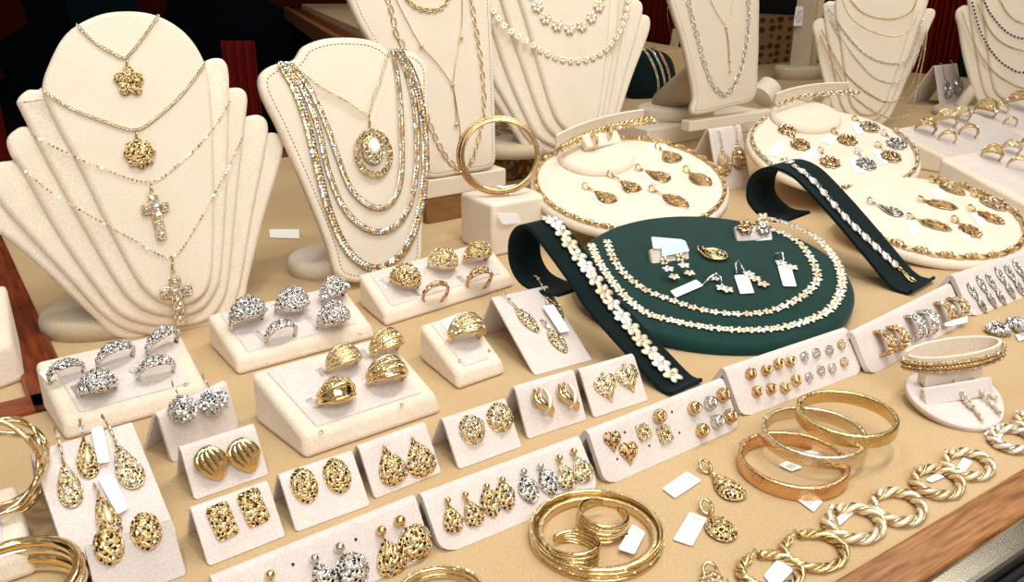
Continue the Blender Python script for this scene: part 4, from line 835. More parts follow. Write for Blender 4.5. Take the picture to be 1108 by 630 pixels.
# ribbed half hoops in pairs
def huggie(pl, u, v, wpx, label, m, ang=-.2, hpx=26):
    p = pl.at(u, v, .0002); s = sc_at(p); w = wpx/s; h = hpx/s; it = []
    for k in range(5):
        x = (k-2)/5*w
        path = [(x, h*.5*math.cos(t), h*.55*math.sin(t)) for t in np.linspace(0, PI, 14)]; it.append(tube(path, w*.115, 6))
    pts = [((k-2)/5*w, h*.55*math.cos(t), h*.62*math.sin(t)) for k in range(5) for t in np.linspace(.3, PI-.3, 9)]
    return buildm('half_hoop_earring', [(join(*it), m, True), (facets(pts, w*.08), 'gem' if 'silver' in m else 'gemy', False)], None, pl.mat(p, ang), label, 'earring', 'ribbed half hoops')
for (u, v, m, nm) in [(952, 372, 'frose', 'leftmost'), (985, 355, 'fsilver', 'middle'), (1017, 341, 'frose', 'rightmost')]:
    huggie(CARDS['row_huggie'], u, v, 15, 'left half hoop of the %s ribbed pair' % nm, m); huggie(CARDS['row_huggie'], u+14, v-5, 15, 'right half hoop of the %s ribbed pair' % nm, m)
for i, (u, v) in enumerate([(1057, 323), (1067, 316), (1077, 313), (1087, 306), (1097, 303), (1106, 298)]):
    pl = CARDS['row_silver']; p = pl.at(u, v, .0005); s = sc_at(p); it = []
    for (x, y, a) in ((-3, 9, .25), (3, -9, .25)): it += mv(fili(o_leaf(9/s, 21/s), .0015, 'fsilver', .0020, bright='gem'), x/s, y/s, 0, a)
    it.append((tube([(-4/s, 18/s, .001), (3/s, 4/s, .002), (-3/s, -6/s, .002), (4/s, -20/s, .001)], .0006, 6), 'silver', True))
    buildm('leaf_earring', it, None, pl.mat(p, -.05), '%s white gold pave leaf earring from the left on the right-edge pad' % ORD[i], 'earring', 'silver leaf earrings')
# ================================================================== necklaces on the busts
GN = 'necklaces on the display busts'
FR = .0018
def pend(pl, u, v, wpx, hpx, kind, m, top, label, n=.002, cat='pendant'):
    p = pl.at(u, v, n); s = sc_at(p); w, h = wpx/s, hpx/s; t = pl.loc(*top, n)-pl.loc(u, v, n); ang = math.atan2(t[1], t[0])-PI/2; L_ = np.linalg.norm(t); mw = pl.mat(p, ang)
    root = eth('pendant', mw, label, cat, 'pendants on fine chains')
    if kind == 'cross':
        it = []; u_ = w/3.1; cells = [(-1, 0), (0, 0), (1, 0), (0, 1), (0, -1), (0, -2), (0, -3)] ; cy = h*.5-u_*1.5
        k = (h-u_)/(4*u_)
        for (i, j) in cells:
            x, y = i*u_, cy-u_*.5+ (j*u_*k if j < 0 else j*u_); it += [(prism(rrect(u_*.96, u_*.96*max(1, k*.98), u_*.2, 3, x, y), 0, .0013), m, True), (facets([(x+a*u_*.24, y+b_*u_*.24, .0021) for a in (-1, 1) for b_ in (-1, 1)], u_*.27), 'gem', False), (loop(np.array(rrect(u_*.98, u_*.98*max(1, k*.98), u_*.15, 3, x, y)), u_*.10, .0013), m, True)]
        buildm('cross', it, root, mw); ty = h*.5
    elif kind == 'flower5': 
        it = []
        for k in range(5):
            a = 2*PI*k/5+.3; q = [(np.array(o_leaf(w*.40, w*.5, 20))*np.array([1, 1]))]
            lf_ = fili(o_ell(w*.42, w*.34, 20), .0012, m, .0022, border=True, edge=.0005); it += [(xf(xf(vf, Matrix.Translation((w*.26, 0, 0))), Matrix.Rotation(a, 4, 'Z')), mm, s_) for vf, mm, s_ in lf_]
        it.append((ball(w*.06, 8, 6, c=(0, 0, .002)), 'gold', True)); buildm('flower', it, root, mw); ty = h*.45
    elif kind == 'rose6':
        it = fili(o_scal(w, h, 8), .003, m, .0024); it += [(loop(o_scal(w*.6, h*.6, 6), .0005, .0028), m, True), (ball(w*.08, 8, 6, c=(0, 0, .0035)), 'rose', True)]; buildm('flower', it, root, mw); ty = h*.45
    elif kind == 'medal':
        it = [(loop(o_ell(w, h), .0012, .001), m, True), (loop(o_ell(w*.8, h*.82), .0007, .0015), m, True), (facets([(w*.44*math.cos(a), h*.44*math.sin(a), .0022) for a in np.linspace(0, 2*PI, 26, endpoint=False)], .0017), m, False),
              (dome(o_ell(w*.62, h*.64)+np.array([0, h*.08]), .003), m, True), (facets([(w*.26*math.cos(a), h*.08-h*.27*abs(math.sin(a))*(1 if math.sin(a) > 0 else 1), .003) for a in np.linspace(0, 2*PI, 18, endpoint=False)], .0014), 'gem', False),
              (xf(facets([(0, 0, 0)], .5, 0), Matrix.Translation((0, h*.12, .0045)) @ Matrix.Diagonal((w*.32, h*.36, .003, 1))), 'gem', False)]; buildm('medallion', it, root, mw)
        buildm('centre_stone', [(dome(o_ell(w*.3, h*.34)+np.array([0, h*.14]), .0028, 3, .003), 'tag', False)], root, mw); ty = h*.5
    buildm('bail', [(tube([(-.0008, ty, .0005), (0, (ty+L_)/2, .0022), (.0008, L_, .0014), (0, (ty+L_)/2, .0002)], .0008, 6, True), 'gold', True), (torus(.0012, .0004, 10, 5)[0] and xf(torus(.0013, .0004, 10, 5), Matrix.Translation((0, ty, .001))), 'gold', True)], root, mw)
    return root
necklace('necklace', SB, [(84, 27), (101, 44), (120, 56), (134, 62), (142, 56), (156, 38), (171, 17)], 'wheat', 'pale', 'topmost fine gold chain on the large fanned bust, holding the five-petal flower', FR, size=.75, group=GN)
pend(SB, 140, 88, 33, 32, 'flower5', 'fgold', (136, 63), 'five-petal gold flower pendant at the top of the large fanned bust')
necklace('necklace', SB, [(45, 97), (75, 116), (110, 130), (146, 140), (170, 126), (198, 100), (222, 68)], 'wheat', 'pale', 'second fine gold chain on the large fanned bust, holding the round blossom', FR, size=.75, group=GN)
pend(SB, 151, 166, 33, 33, 'rose6', 'fgold', (146, 141), 'round filigree blossom pendant, second from the top on the large fanned bust')
necklace('necklace', SB, [(34, 146), (73, 166), (110, 182), (161, 197), (195, 176), (228, 143), (249, 110)], 'sequin', 'gold', 'third chain of glinting discs on the large fanned bust, holding the smaller cross', FR, .008, size=.62, group=GN)
pend(SB, 169, 231, 28, 48, 'cross', 'golds', (162, 200), 'smaller stone-set gold cross on the large fanned bust')
necklace('necklace', SB, [(28, 186), (55, 208), (100, 235), (140, 257), (185, 278), (215, 240), (240, 195), (263, 148)], 'sequin', 'gold', 'lowest chain of glinting discs on the large fanned bust, holding the larger cross', FR, .012, size=.62, group=GN)
pend(SB, 191, 320, 33, 52, 'cross', 'golds', (185, 280), 'larger stone-set gold cross at the bottom of the large fanned bust')
B1 = 'thick rope chains on the stitched bust'
necklace('rope_necklace', NB1, [(303, 70), (318, 95), (332, 135), (344, 185), (357, 232), (374, 268), (396, 288), (418, 287), (440, 266), (454, 228), (460, 180), (457, 125), (447, 82), (432, 55)], 'braid', 'golds', 'outermost and thickest braided two-tone rope chain on the stitched bust', .002, .002, B1, 1.15)
necklace('rope_necklace', NB1, [(309, 70), (328, 98), (343, 135), (356, 188), (374, 228), (400, 249), (425, 246), (443, 222), (451, 175), (449, 120), (440, 80), (428, 55)], 'braid', 'golds', 'middle braided two-tone rope chain on the stitched bust', .002, .002, B1, .85)
necklace('rope_necklace', NB1, [(315, 70), (336, 98), (353, 135), (366, 172), (380, 205), (403, 224), (424, 218), (434, 190), (434, 130), (430, 85), (424, 55)], 'braid', 'golds', 'innermost braided two-tone rope chain on the stitched bust', .002, .002, B1, .8)
necklace('necklace', NB1, [(314, 68), (345, 93), (375, 110), (397, 123), (404, 105), (412, 85), (421, 54)], 'wheat', 'pale', 'fine chain carrying the oval pendant on the stitched bust', .004, 0, GN, .6)
pend(NB1, 404, 166, 43, 50, 'medal', 'fgold', (398, 124), 'oval gold medallion pendant with a large white stone on the stitched bust', n=.003)
necklace('necklace', NB2, [(415, -14), (424, 14), (429, 38), (437, 52), (448, 85), (458, 115), (468, 142), (480, 166), (495, 182), (508, 178), (518, 150), (524, 115), (521, 70), (514, 25), (508, -12)], 'marquise', 'gold', 'long marquise-link gold chain on the tall stitched bust', .002, 0, GN, 1.0)
necklace('necklace', NB2, [(436, -8), (446, 5), (462, 11), (478, 8), (490, -8)], 'cable', 'gold', 'short gold link chain at the very top of the tall stitched bust', .002, 0, GN, 1.1)
def lariat(pl, chains, balls, r, label, m='gold'):
    root = empty('lariat_necklace', pl.at(*balls[0]), label, 'necklace', GN)
    for c in chains: buildm('chain', [(tube(onpl(pl, c, .0025, 6), .0005, 5), m, True)], root)
    for b_ in balls: p = pl.at(*b_, .003); buildm('bead', [(ball(r, 10, 8, c=p), m, True)], root)
lariat(NB2, [[(424, -10), (440, 22), (456, 50), (474, 70), (489, 91)], [(500, -10), (500, 20), (498, 41), (493, 70), (490, 91)], [(490, 91), (493, 115), (494, 135)], [(490, 91), (494, 115), (499, 147)]], [(456, 50), (499, 41), (490, 92), (494, 135), (499, 147)], .0023, 'fine lariat with small beads on the tall stitched bust')
necklace('necklace', NB3, [(741, -14), (746, 8), (755, 42), (763, 72), (773, 95), (787, 102), (800, 80), (807, 50), (810, 18), (808, -14)], 'open', 'silver', 'large open-link chain on the stitched bust between the rear fanned busts', .002, 0, GN, .82)
lariat(NB3, [[(764, -10), (775, 13), (786, 30)], [(797, -10), (791, 12), (786, 30)], [(786, 30), (789, 50), (789, 68)], [(786, 30), (788, 55), (790, 77)]], [(786, 30), (790, 66), (790, 77)], .0022, 'fine lariat with small beads inside the large open-link chain')
necklace('necklace', SB4, [(534, 12), (545, 27), (558, 38), (575, 48), (590, 57), (608, 64), (625, 66), (640, 63), (653, 56), (664, 45), (672, 32), (678, 15), (681, -8)], 'rosette', 'matte', 'gold rosette-link necklace on the fanned bust behind the first cream pad', .002, .01, GN, 1.0)
necklace('necklace', SB4, [(575, -8), (586, 15), (602, 27), (620, 31), (635, 24), (647, 9), (652, -8)], 'rosette', 'matte', 'shorter necklace of large flowers on the fanned bust behind the first cream pad', .002, 0, GN, 1.7)
for px, k, m, l in [([(917, -5), (929, 10), (945, 18), (967, 20), (986, 12), (993, -3)], 'fine', 'gold', 'top gold bead chain on the narrow fanned bust'), ([(910, -5), (920, 17), (940, 32), (967, 39), (985, 31), (995, 12)], 'thread', 'gold', 'second thin gold chain on the narrow fanned bust'),
                    ([(897, 10), (919, 41), (940, 61), (967, 69), (985, 61), (998, 22)], 'beaded', 'silver', 'white gold bead chain across the middle of the narrow fanned bust'), ([(899, 22), (922, 58), (950, 86), (978, 86), (993, 60), (999, 28)], 'fine', 'silver', 'white gold link chain below the bead chain on the narrow fanned bust'),
                    ([(889, 33), (910, 73), (935, 98), (963, 111), (984, 98), (996, 62), (1002, 32)], 'fine', 'frose', 'upper of the two lowest gold chains on the narrow fanned bust'), ([(888, 40), (905, 78), (925, 105), (948, 122), (970, 129), (986, 118), (998, 70), (1003, 38)], 'fine', 'golds', 'lowest gold chain on the narrow fanned bust')]:
    necklace('necklace', SB6, px, k, m, l, .002, 0 if 'top' in l or 'second' in l or 'bead chain across' in l else .005, GN, 1.5 if k == 'fine' else 1.2)
for px, k, m, l in [([(1079, -5), (1090, 14), (1103, 24), (1122, 24), (1140, 5)], 'fine', 'gold', 'top gold chain on the bust at the right edge'), ([(1063, -4), (1072, 15), (1090, 35), (1110, 42), (1130, 38), (1150, 10)], 'dark', 'silver', 'chain of dark and bright beads, upper one on the bust at the right edge'),
                    ([(1058, 5), (1068, 27), (1080, 43), (1100, 53), (1125, 54), (1150, 30)], 'fine', 'gold', 'thin gold chain between the beaded chains on the bust at the right edge'), ([(1052, 3), (1061, 34), (1074, 57), (1090, 72), (1110, 78), (1140, 60)], 'dark', 'silver', 'lower dark beaded chain on the bust at the right edge'),
                    ([(1041, 14), (1049, 36), (1060, 58), (1074, 76), (1090, 88), (1112, 95), (1140, 80)], 'fine', 'golds', 'lowest and longest gold chain on the bust at the right edge')]:
    necklace('necklace', SB7, px, k, m, l, .002, 0, GN, 1.6 if k == 'fine' else .95)
# ================================================================== round pads
D1, D2, D3, DG = DISCS['white1'], DISCS['white2'], DISCS['white3'], DISCS['green']
def rimpath(pl, f, a0, a1, n=.0018, k=60): return [pl.w(pl.R*f*math.cos(a), pl.R*f*math.sin(a), n) for a in np.linspace(a0, a1, k)]
def barchain(name, path, pl, m, label, size=1., bright='gemy'):
    """alternating long bar links and knotted clusters"""
    fr = frames(path, pl.n, .0165*size); bars, knots, pts = [], [], []
    for i, f in enumerate(frames(path, pl.n, .0095*size)):
        if i % 2: 
            for y in (-.0013, 0, .0013): bars.append(xf(tube([(-.005*size, y*size, .0010), (0, y*1.5*size, .0016), (.005*size, y*size, .0010)], .00055*size, 5), f))
            bars.append(xf(ovlink(.011*size, .0045*size, .0005*size), f))
        else:
            for k in range(4): knots.append(xf(torus(.0026*size, .0007*size, 10, 5), f @ Matrix.Translation(((k-1.5)*.0018*size, 0, .0014*size)) @ Matrix.Rotation(.9*(-1)**k, 4, 'Z') @ Matrix.Rotation(PI/2.6, 4, 'Y')))
            pts += [tuple((f @ Vector((rng.uniform(-.003, .003)*size, rng.uniform(-.002, .002)*size, .0035*size)))) for _ in range(3)]
    return buildm(name, [(join(*bars), m, True), (join(*knots), m, True), (facets(pts, .0008*size), bright, False)], None, None, label, 'necklace', 'necklaces laid round the pads')
barchain('necklace', rimpath(D1, .945, 1.1, 1.1+2*PI*.985, .0015, 120), D1, 'gold', 'gold bar and knot link necklace laid round the rim of the first cream pad', .92)
barchain('necklace', rimpath(D2, .94, PI*.75, PI*2.12, .0015, 100), D2, 'pale', 'two-tone link necklace laid round the rim of the medallion pad', 1.0, 'gem')
barchain('necklace', rimpath(D3, .92, PI*1.0, PI*2.35, .0015, 100), D3, 'golds', 'gold flower-cluster and bar necklace laid round the rim of the right-edge pad', 1.25)
def flowchain(name, pl, px, pitch, r, mats_, label, cat='necklace', n=.0008, group='flower-link jewellery'):
    root = empty(name, pl.at(*px[0]), label, cat, group); path = onpl(pl, px, n, 8); fr = frames(path, pl.n, pitch)
    buildm('thread_links', [(tube([f.translation for f in fr], .0005, 5), 'silver', True)], root)
    base = {}
    for i, f in enumerate(fr[:99]):
        m = mats_[(i*7//3) % len(mats_)]
        if m not in base: base[m] = buildm('flower_link', flower(r, m, 'gem', 5), root, f); continue
        o = base[m].copy(); COL.objects.link(o); o.parent = root; o.matrix_parent_inverse = root.matrix_basis.inverted(); o.matrix_world = f @ Matrix.Rotation(rng.uniform(-.6, .6), 4, 'Z')
        o.matrix_basis = f @ Matrix.Rotation((i*1.7) % 1.2-.6, 4, 'Z')
flowchain('flower_necklace', DG, [(640, 266), (646, 280), (660, 302), (680, 325), (701, 340), (722, 346), (743, 351), (768, 355), (797, 357.5), (828.6, 357), (855, 353), (880, 345), (898, 335), (908, 320), (911, 306), (908, 290), (898, 273), (881, 256), (862, 246), (845, 240), (827, 236)], .0079, .0050, ['matte', 'matte', 'mattew'], 'outer satin flower-link necklace on the large green pad')
flowchain('flower_necklace', DG, [(657, 262), (663, 279), (675.5, 296.5), (698, 314), (726, 325), (755, 334.6), (783.5, 339.5), (812, 340), (835, 336.5), (856, 328), (873, 317), (884, 304), (882.6, 291), (876, 277.5), (864, 263), (846, 252.5), (826, 246)], .0088, .0048, ['matte', 'matter', 'mattew', 'matte'], 'inner satin flower-link necklace on the large green pad')
# pendants on pads
GP = 'pendants laid on the round pads'
def leafpend(pl, top, cen, w, h, m, label, shape='pear', tagq=None, sp_=.0024, H=.0032, stone=None):
    p = pl.at(*cen, .0012); t = pl.loc(*top)-pl.loc(*cen); ang = math.atan2(t[1], t[0])-PI/2; L_ = np.linalg.norm(t)
    mw = pl.mat(p, ang); root = eth('pendant', mw, label, 'pendant', GP); out = {'pear': o_pear, 'scal': o_scal, 'leaf': o_leaf, 'oval': o_ell, 'rect': o_rect}[shape](w, h)
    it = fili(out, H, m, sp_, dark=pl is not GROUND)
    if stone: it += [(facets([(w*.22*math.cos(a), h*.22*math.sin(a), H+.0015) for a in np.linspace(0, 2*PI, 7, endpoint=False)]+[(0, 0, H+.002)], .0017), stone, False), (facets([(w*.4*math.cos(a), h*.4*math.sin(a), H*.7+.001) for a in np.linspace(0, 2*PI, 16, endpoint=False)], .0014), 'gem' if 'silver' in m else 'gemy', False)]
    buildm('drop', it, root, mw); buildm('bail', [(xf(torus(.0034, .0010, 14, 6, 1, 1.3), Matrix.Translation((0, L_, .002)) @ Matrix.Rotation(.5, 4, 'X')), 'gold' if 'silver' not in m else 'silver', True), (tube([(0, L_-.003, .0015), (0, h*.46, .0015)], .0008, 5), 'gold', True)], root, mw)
    return root
for i, (t, c, w, h, l) in enumerate([((634, 203), (654, 213.5), .014, .022, 'leftmost'), ((661, 190), (681, 202), .014, .021, 'second from the left'), ((691, 183), (711, 190.5), .014, .023, 'rearmost middle'), ((706, 206), (731, 218), .014, .025, 'nearest'), ((743, 185), (758, 194.5), .015, .024, 'rightmost'), ((712, 160), (725, 169.5), .016, .020, 'farthest back')]):
    leafpend(D1, t, c, w*1.4, h*1.35, 'fgold', l+' of the six gold filigree pendants on the first cream pad', 'leaf' if i in (3, 4) else 'pear')
for q, l in [([(638, 211), (655, 207), (669, 219), (655, 226)], 'white tag beneath the leftmost pendant on the first cream pad'), ([(667, 200), (682, 196), (697, 208), (684, 212)], 'white tag beneath the second pendant on the first cream pad'), ([(694, 188), (708, 183), (722, 197), (708, 200)], 'white tag beneath the rear middle pendant on the first cream pad'),
             ([(712, 217), (722, 209), (745, 225), (737, 230)], 'white tag beneath the nearest pendant on the first cream pad'), ([(745, 193), (754, 188), (772, 201), (764, 205)], 'white tag beneath the rightmost pendant on the first cream pad'), ([(699, 158), (718, 152), (723, 160), (703, 167)], 'white tag beside the farthest pendant on the first cream pad')]: papertag(D1, q, l, n=.0004)
STR = plain('rust_stone', (150, 70, 30), .15); M['rust'] = STR; M['blue'] = plain('blue_stone', (70, 84, 110), .15)
for (t, c, m, st, l) in [((846, 130), (852, 141), 'fpale', 'rust', 'rust-centred medallion nearest the bracelet stand on the medallion pad'), ((857, 147), (866, 157), 'fgold', 'rust', 'rust-centred medallion at the left edge of the medallion pad'), ((903, 143), (917, 152), 'fgold', 'rust', 'rust-centred medallion in the middle of the medallion pad'),
                         ((888, 164), (898, 176), 'fpale', 'rust', 'rust-centred medallion near the front of the medallion pad'), ((928, 165), (937, 178), 'fsilver', 'blue', 'blue-centred medallion nearest the front of the medallion pad'), ((950, 158), (964, 170), 'fpale', 'rust', 'rust-centred medallion toward the right of the medallion pad'),
                         ((957, 145), (970, 156), 'fsilver', 'blue', 'blue-centred medallion at the right of the medallion pad'), ((925, 130), (941, 138), 'fpale', 'blue', 'farthest medallion on the medallion pad')]:
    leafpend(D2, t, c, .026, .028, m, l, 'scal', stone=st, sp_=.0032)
for q, l in [([(830, 168), (842, 152), (852, 156), (841, 170)], 'white tag at the left of the medallion pad'), ([(865, 170), (879, 160), (889, 166), (875, 177)], 'white tag at the front left of the medallion pad'), ([(889, 154), (896, 146), (906, 149), (899, 158)], 'white tag in the middle of the medallion pad'), ([(918, 172), (927, 169), (937, 188), (925, 188)], 'white tag under the front blue medallion'), ([(944, 163), (952, 161), (962, 178), (952, 177)], 'white tag left of the right rust medallion'), ([(919, 133), (927, 131), (935, 144), (927, 146)], 'white tag by the farthest medallion')]: papertag(D2, q, l, n=.0004)
for (t, c, m, sh, w, h, l) in [((942, 219), (963, 228), 'fsilver', 'pear', .013, .024, 'white gold drop with a long bail at the left of the right-edge pad'), ((997, 217), (1019, 222), 'frose', 'scal', .014, .028, 'pierced gold pendant in the middle of the right-edge pad'), ((1009, 196), (1030, 205), 'fgold', 'scal', .014, .028, 'pierced gold pendant farthest back on the right-edge pad'),
                                ((1054, 211), (1074, 221), 'fpale', 'scal', .015, .028, 'pierced gold pendant at the right of the right-edge pad'), ((985, 236), (1012, 244), 'fgold', 'scal', .014, .028, 'pierced gold pendant beside the front left tag of the right-edge pad'), ((1051, 227), (1072, 236), 'frose', 'scal', .014, .026, 'double-row gold pendant, front right of the right-edge pad'), ((1033, 239), (1050, 250), 'frose', 'scal', .016, .024, 'gold pendant nearest the front of the right-edge pad')]:
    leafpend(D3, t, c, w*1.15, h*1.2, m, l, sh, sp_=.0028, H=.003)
for q, l in [([(979, 240), (988, 236), (996, 252), (986, 257)], 'white tag at the front left of the right-edge pad'), ([(1038, 246), (1048, 243), (1051, 262), (1041, 262)], 'white tag at the front of the right-edge pad'), ([(1005, 207), (1017, 204), (1024, 215), (1013, 217)], 'white tag at the back of the right-edge pad'), ([(924, 226), (938, 226), (936, 239), (926, 240)], 'white tag at the left edge of the right-edge pad'), ([(1050, 232), (1059, 229), (1070, 244), (1060, 246)], 'white tag at the right of the right-edge pad')]: papertag(D3, q, l, n=.0004)
# ---- bracelet stands
def bstand(pl, cx, cy, wpx, label, chain_px, bar_lift=.018, kind='bar', m='gold', chain_label='', small=None):
    p = pl.at(cx, cy, .0005); s = sc_at(p); R = wpx/2/s; mw = pl.mat(p); root = eth('bracelet_stand', mw, label, 'bracelet stand', 'small bracelet stands')
    buildm('base', [(pillow([(R*math.cos(a), R*.92*math.sin(a)) for a in np.linspace(0, 2*PI, 48, endpoint=False)], 0, .008, .0075, 6), 'cream', True)], root, mw)
    a3, b3 = [pl_up(pl, q) for q in chain_px]; d = nrm(b3-a3); L_ = np.linalg.norm(b3-a3); up = nrm(np.cross(np.cross(d, pl.n), d)); bk = np.cross(up, d)
    F = Matrix(((d[0], bk[0], up[0], a3[0]), (d[1], bk[1], up[1], a3[1]), (d[2], bk[2], up[2], a3[2]), (0, 0, 0, 1)))
    # cuff: a C-shaped cross-bar, open at the back
    cuff = [(math.cos(t)*.013, math.sin(t)*.012) for t in np.linspace(-2.6, .9, 24)]; q = [(y-.0, z) for y, z in cuff]
    w_, h_ = .021, .010; prof = [(-h_*.1+0*t, 0) for t in [0]]
    vs, fs = [], []; n = 26
    for i in range(n):
        t = i/(n-1); x = L_*t; sag = -.010*(1-(2*t-1)**2)
        for (yy, zz) in ((sag*-1-.0+.002, -.009), (sag*-1+.002, .007), (sag*-1+.005, .007), (sag*-1+.005, -.009)): vs.append((x, yy-.010, zz))
    for i in range(n-1):
        for k in range(4): A_, B_ = i*4+k, i*4+(k+1) % 4; fs.append((A_, B_, B_+4, A_+4))
    fs += [(3, 2, 1, 0), tuple((n-1)*4+k for k in range(4))]
    o = build('cuff_bar', (vs, fs), 'cream', root, sharp=50, mw=F); bev(o, .0008, 2, 50)
    mid = a3+d*L_*.5; foot = pl.o + (mid-pl.o) - pl.n*((mid-pl.o)@pl.n) + pl.n*.006
    build('post', tube([foot, mid-up*.008+bk*.003], [.009, .007], 14), 'cream', root)
    return root, F, L_
def pl_up(pl, q, h=.022): return pl.at(*q, h)
r1, F1, L1 = bstand(D1, 645, 172, 84, 'cream bracelet stand on the first cream pad', [(598, 150), (692, 122)])
def barbracelet(F, L_, m, label, size=1., y0=-.0095, z0=.0, strands=1, kind='bar'):
    it = []
    for k in range(strands):
        path = [np.array(F @ Vector((L_*t, -.010+.010*(1-(2*t-1)**2)*1.0-.0015-.0*k, z0+(k-(strands-1)/2)*.0035))) for t in np.linspace(-.03, 1.03, 30)]
        nn = -np.array([F[0][1], F[1][1], F[2][1]])
        if kind == 'bar':
            it.append((braid(path, nn, .0022*size, .0012*size, .012*size, 3), m, True)); it.append((facets([p+nn*.003*size for p in resample(path, .004)], .0014*size), 'gemy', False))
        elif kind == 'beads': it.append((chainmesh(path, nn, ball(.0014*size, 6, 4), .0026*size), m, False)); it.append((facets([p+nn*.0012*size for p in resample(path, .0065)], .0011*size), 'gem', False))
        else: it.append((chainmesh(path, nn, ovlink(.0085*size, .0055*size, .0011*size, 10, 5), .0064*size, lambda i: (i % 2)*.9-.4), m, True))
    return buildm('bracelet', it, None, None, label, 'bracelet', 'bracelets on small stands')
# chain sits in front of the bar
def front(F): return F @ Matrix.Translation((0, .0075, 0))
barbracelet(F1 @ Matrix.Translation((0, -.0095, -.001)), L1, 'golds', 'chunky gold knotted bracelet on the stand of the first cream pad', 1.6)
led = D1.at(650, 152, .014)
o = buildm('earring_ledge', [(boxv(-.026, .026, -.0085, .0085, -.004, .004), 'cream', False)], r1, Pl(led, A, Z*.75+B*.66).mat(led, 0)); bev(o, .001, 2)
LP = Pl(led, A, Z*.75+B*.66)
for i, (u, v) in enumerate([(642, 153), (657, 144)]):
    buildm('hoop_earring', [(tube([(0, .0075*math.cos(t), .007*math.sin(t)) for t in np.linspace(-.2, PI+.2, 16)], .0020, 6), 'golds', True), (facets([(0, .0075*math.cos(t), .0085*math.sin(t)) for t in np.linspace(.2, PI-.2, 9)], .0014), 'gemy', False)], None, LP.mat(LP.at(u, v, .005), -.15), LR[i]+' of the two gold half hoops on the stand of the first cream pad', 'earring', 'half hoops on the stand')
r2, F2, L2 = bstand(D2, 871, 128, 76, 'cream bracelet stand on the medallion pad', [(836, 104), (914, 92)])
barbracelet(F2 @ Matrix.Translation((0, -.0095, -.002)), L2, 'pale', 'two-tone link bracelet on the stand of the medallion pad', 1.0, kind='cable')
# ================================================================== bracelets on the velvet ramps
def ramp_at(key, u, v, off=.001):
    a, d, pr, W, c = RAMPS[key]; r = ray(u, v); best = None
    for i in range(len(c)-1):
        p0 = a+pr*c[i][0]+Z*c[i][1]; e = pr*(c[i+1][0]-c[i][0])+Z*(c[i+1][1]-c[i][1]); n = np.cross(d, e); n /= np.linalg.norm(n)
        if abs(r@n) < 1e-9: continue
        t = ((p0-CAM)@n)/(r@n); q = CAM+r*t-p0; s = (q@e)/(e@e); x = q@d
        if 0 <= s <= 1.02 and -.004 < x < W+.004 and n@(-r) > 0:
            if best is None or t < best[0]: best = (t, CAM+r*t+n*off, n, nrm(e), x)
    return best
def ramp_frames(key, pts, off=.001):
    out = []; xs = []
    for (u, v) in pts:
        b_ = ramp_at(key, u, v, off)
        if b_ is None: print('ramp miss', key, u, v); continue
        _, p, n, e, x = b_; y = -e; X_ = np.cross(y, n); out.append(Matrix(((X_[0], y[0], n[0], p[0]), (X_[1], y[1], n[1], p[1]), (X_[2], y[2], n[2], p[2]), (0, 0, 0, 1))))
    return out
fr = ramp_frames('left', [(592, 239), (599, 243), (607, 253), (615, 266), (624, 279), (633, 291), (642, 304), (652, 318), (661, 331), (672, 345), (682, 357.5), (693, 371), (703, 383.5), (714, 396), (726, 408)], .0015)
root = empty('flower_bracelet', fr[0].translation, 'bracelet of large satin gold flowers along the left velvet ramp', 'bracelet', 'bracelets on velvet ramps')
for i, f in enumerate(fr):
    m = ['matte', 'mattew', 'matte', 'matter'][i % 4]; buildm('flower_link', flower(.0083 if i else .006, m, 'gem', 6 if i % 2 else 5, .3, i*.7), root, f)
buildm('clasp', [(tube([fr[-1] @ Vector((0, -.006, .001)), fr[-1] @ Vector((.001, -.012, .001)), fr[-1] @ Vector((-.0005, -.017, .0))], .0012, 6), 'gold', True)], root)
fr = ramp_frames('right', [(848, 175), (859, 182), (871.5, 191), (883, 202), (894, 215.5), (906, 229), (917, 241), (928, 251.5), (939, 262), (950, 272), (961, 282.5), (969, 289)], .0015)
root = empty('heart_bracelet', fr[0].translation, 'bracelet of small pale hearts along the right velvet ramp', 'bracelet', 'bracelets on velvet ramps')
mid = []
for i in range(len(fr)-1):
    mid.append(fr[i]); mid.append(Matrix.Translation((fr[i+1].translation-fr[i].translation)/2) @ fr[i])
hs = o_heart(.0105, .0100)
for i, f in enumerate(mid):
    buildm('heart_link', [(dome(hs*(1 if i % 2 else .8), .0022), 'mattew' if i % 2 else 'silver', True)], root, f @ Matrix.Rotation(.15, 4, 'Z'))
f0 = ramp_frames('right', [(970, 290), (977, 297), (984, 304)], .002); pp = [np.array(f.translation) for f in f0]
buildm('extension_chain', [(chainmesh(pp, np.array([f0[0][0][2], f0[0][1][2], f0[0][2][2]]), ovlink(.004, .0028, .0006, 8, 5), .003, lambda i: (i % 2)*1.2), 'gold', True), (xf(torus(.0035, .0009, 12, 6, 1, 1.5), f0[-1]), 'gold', True)], root)
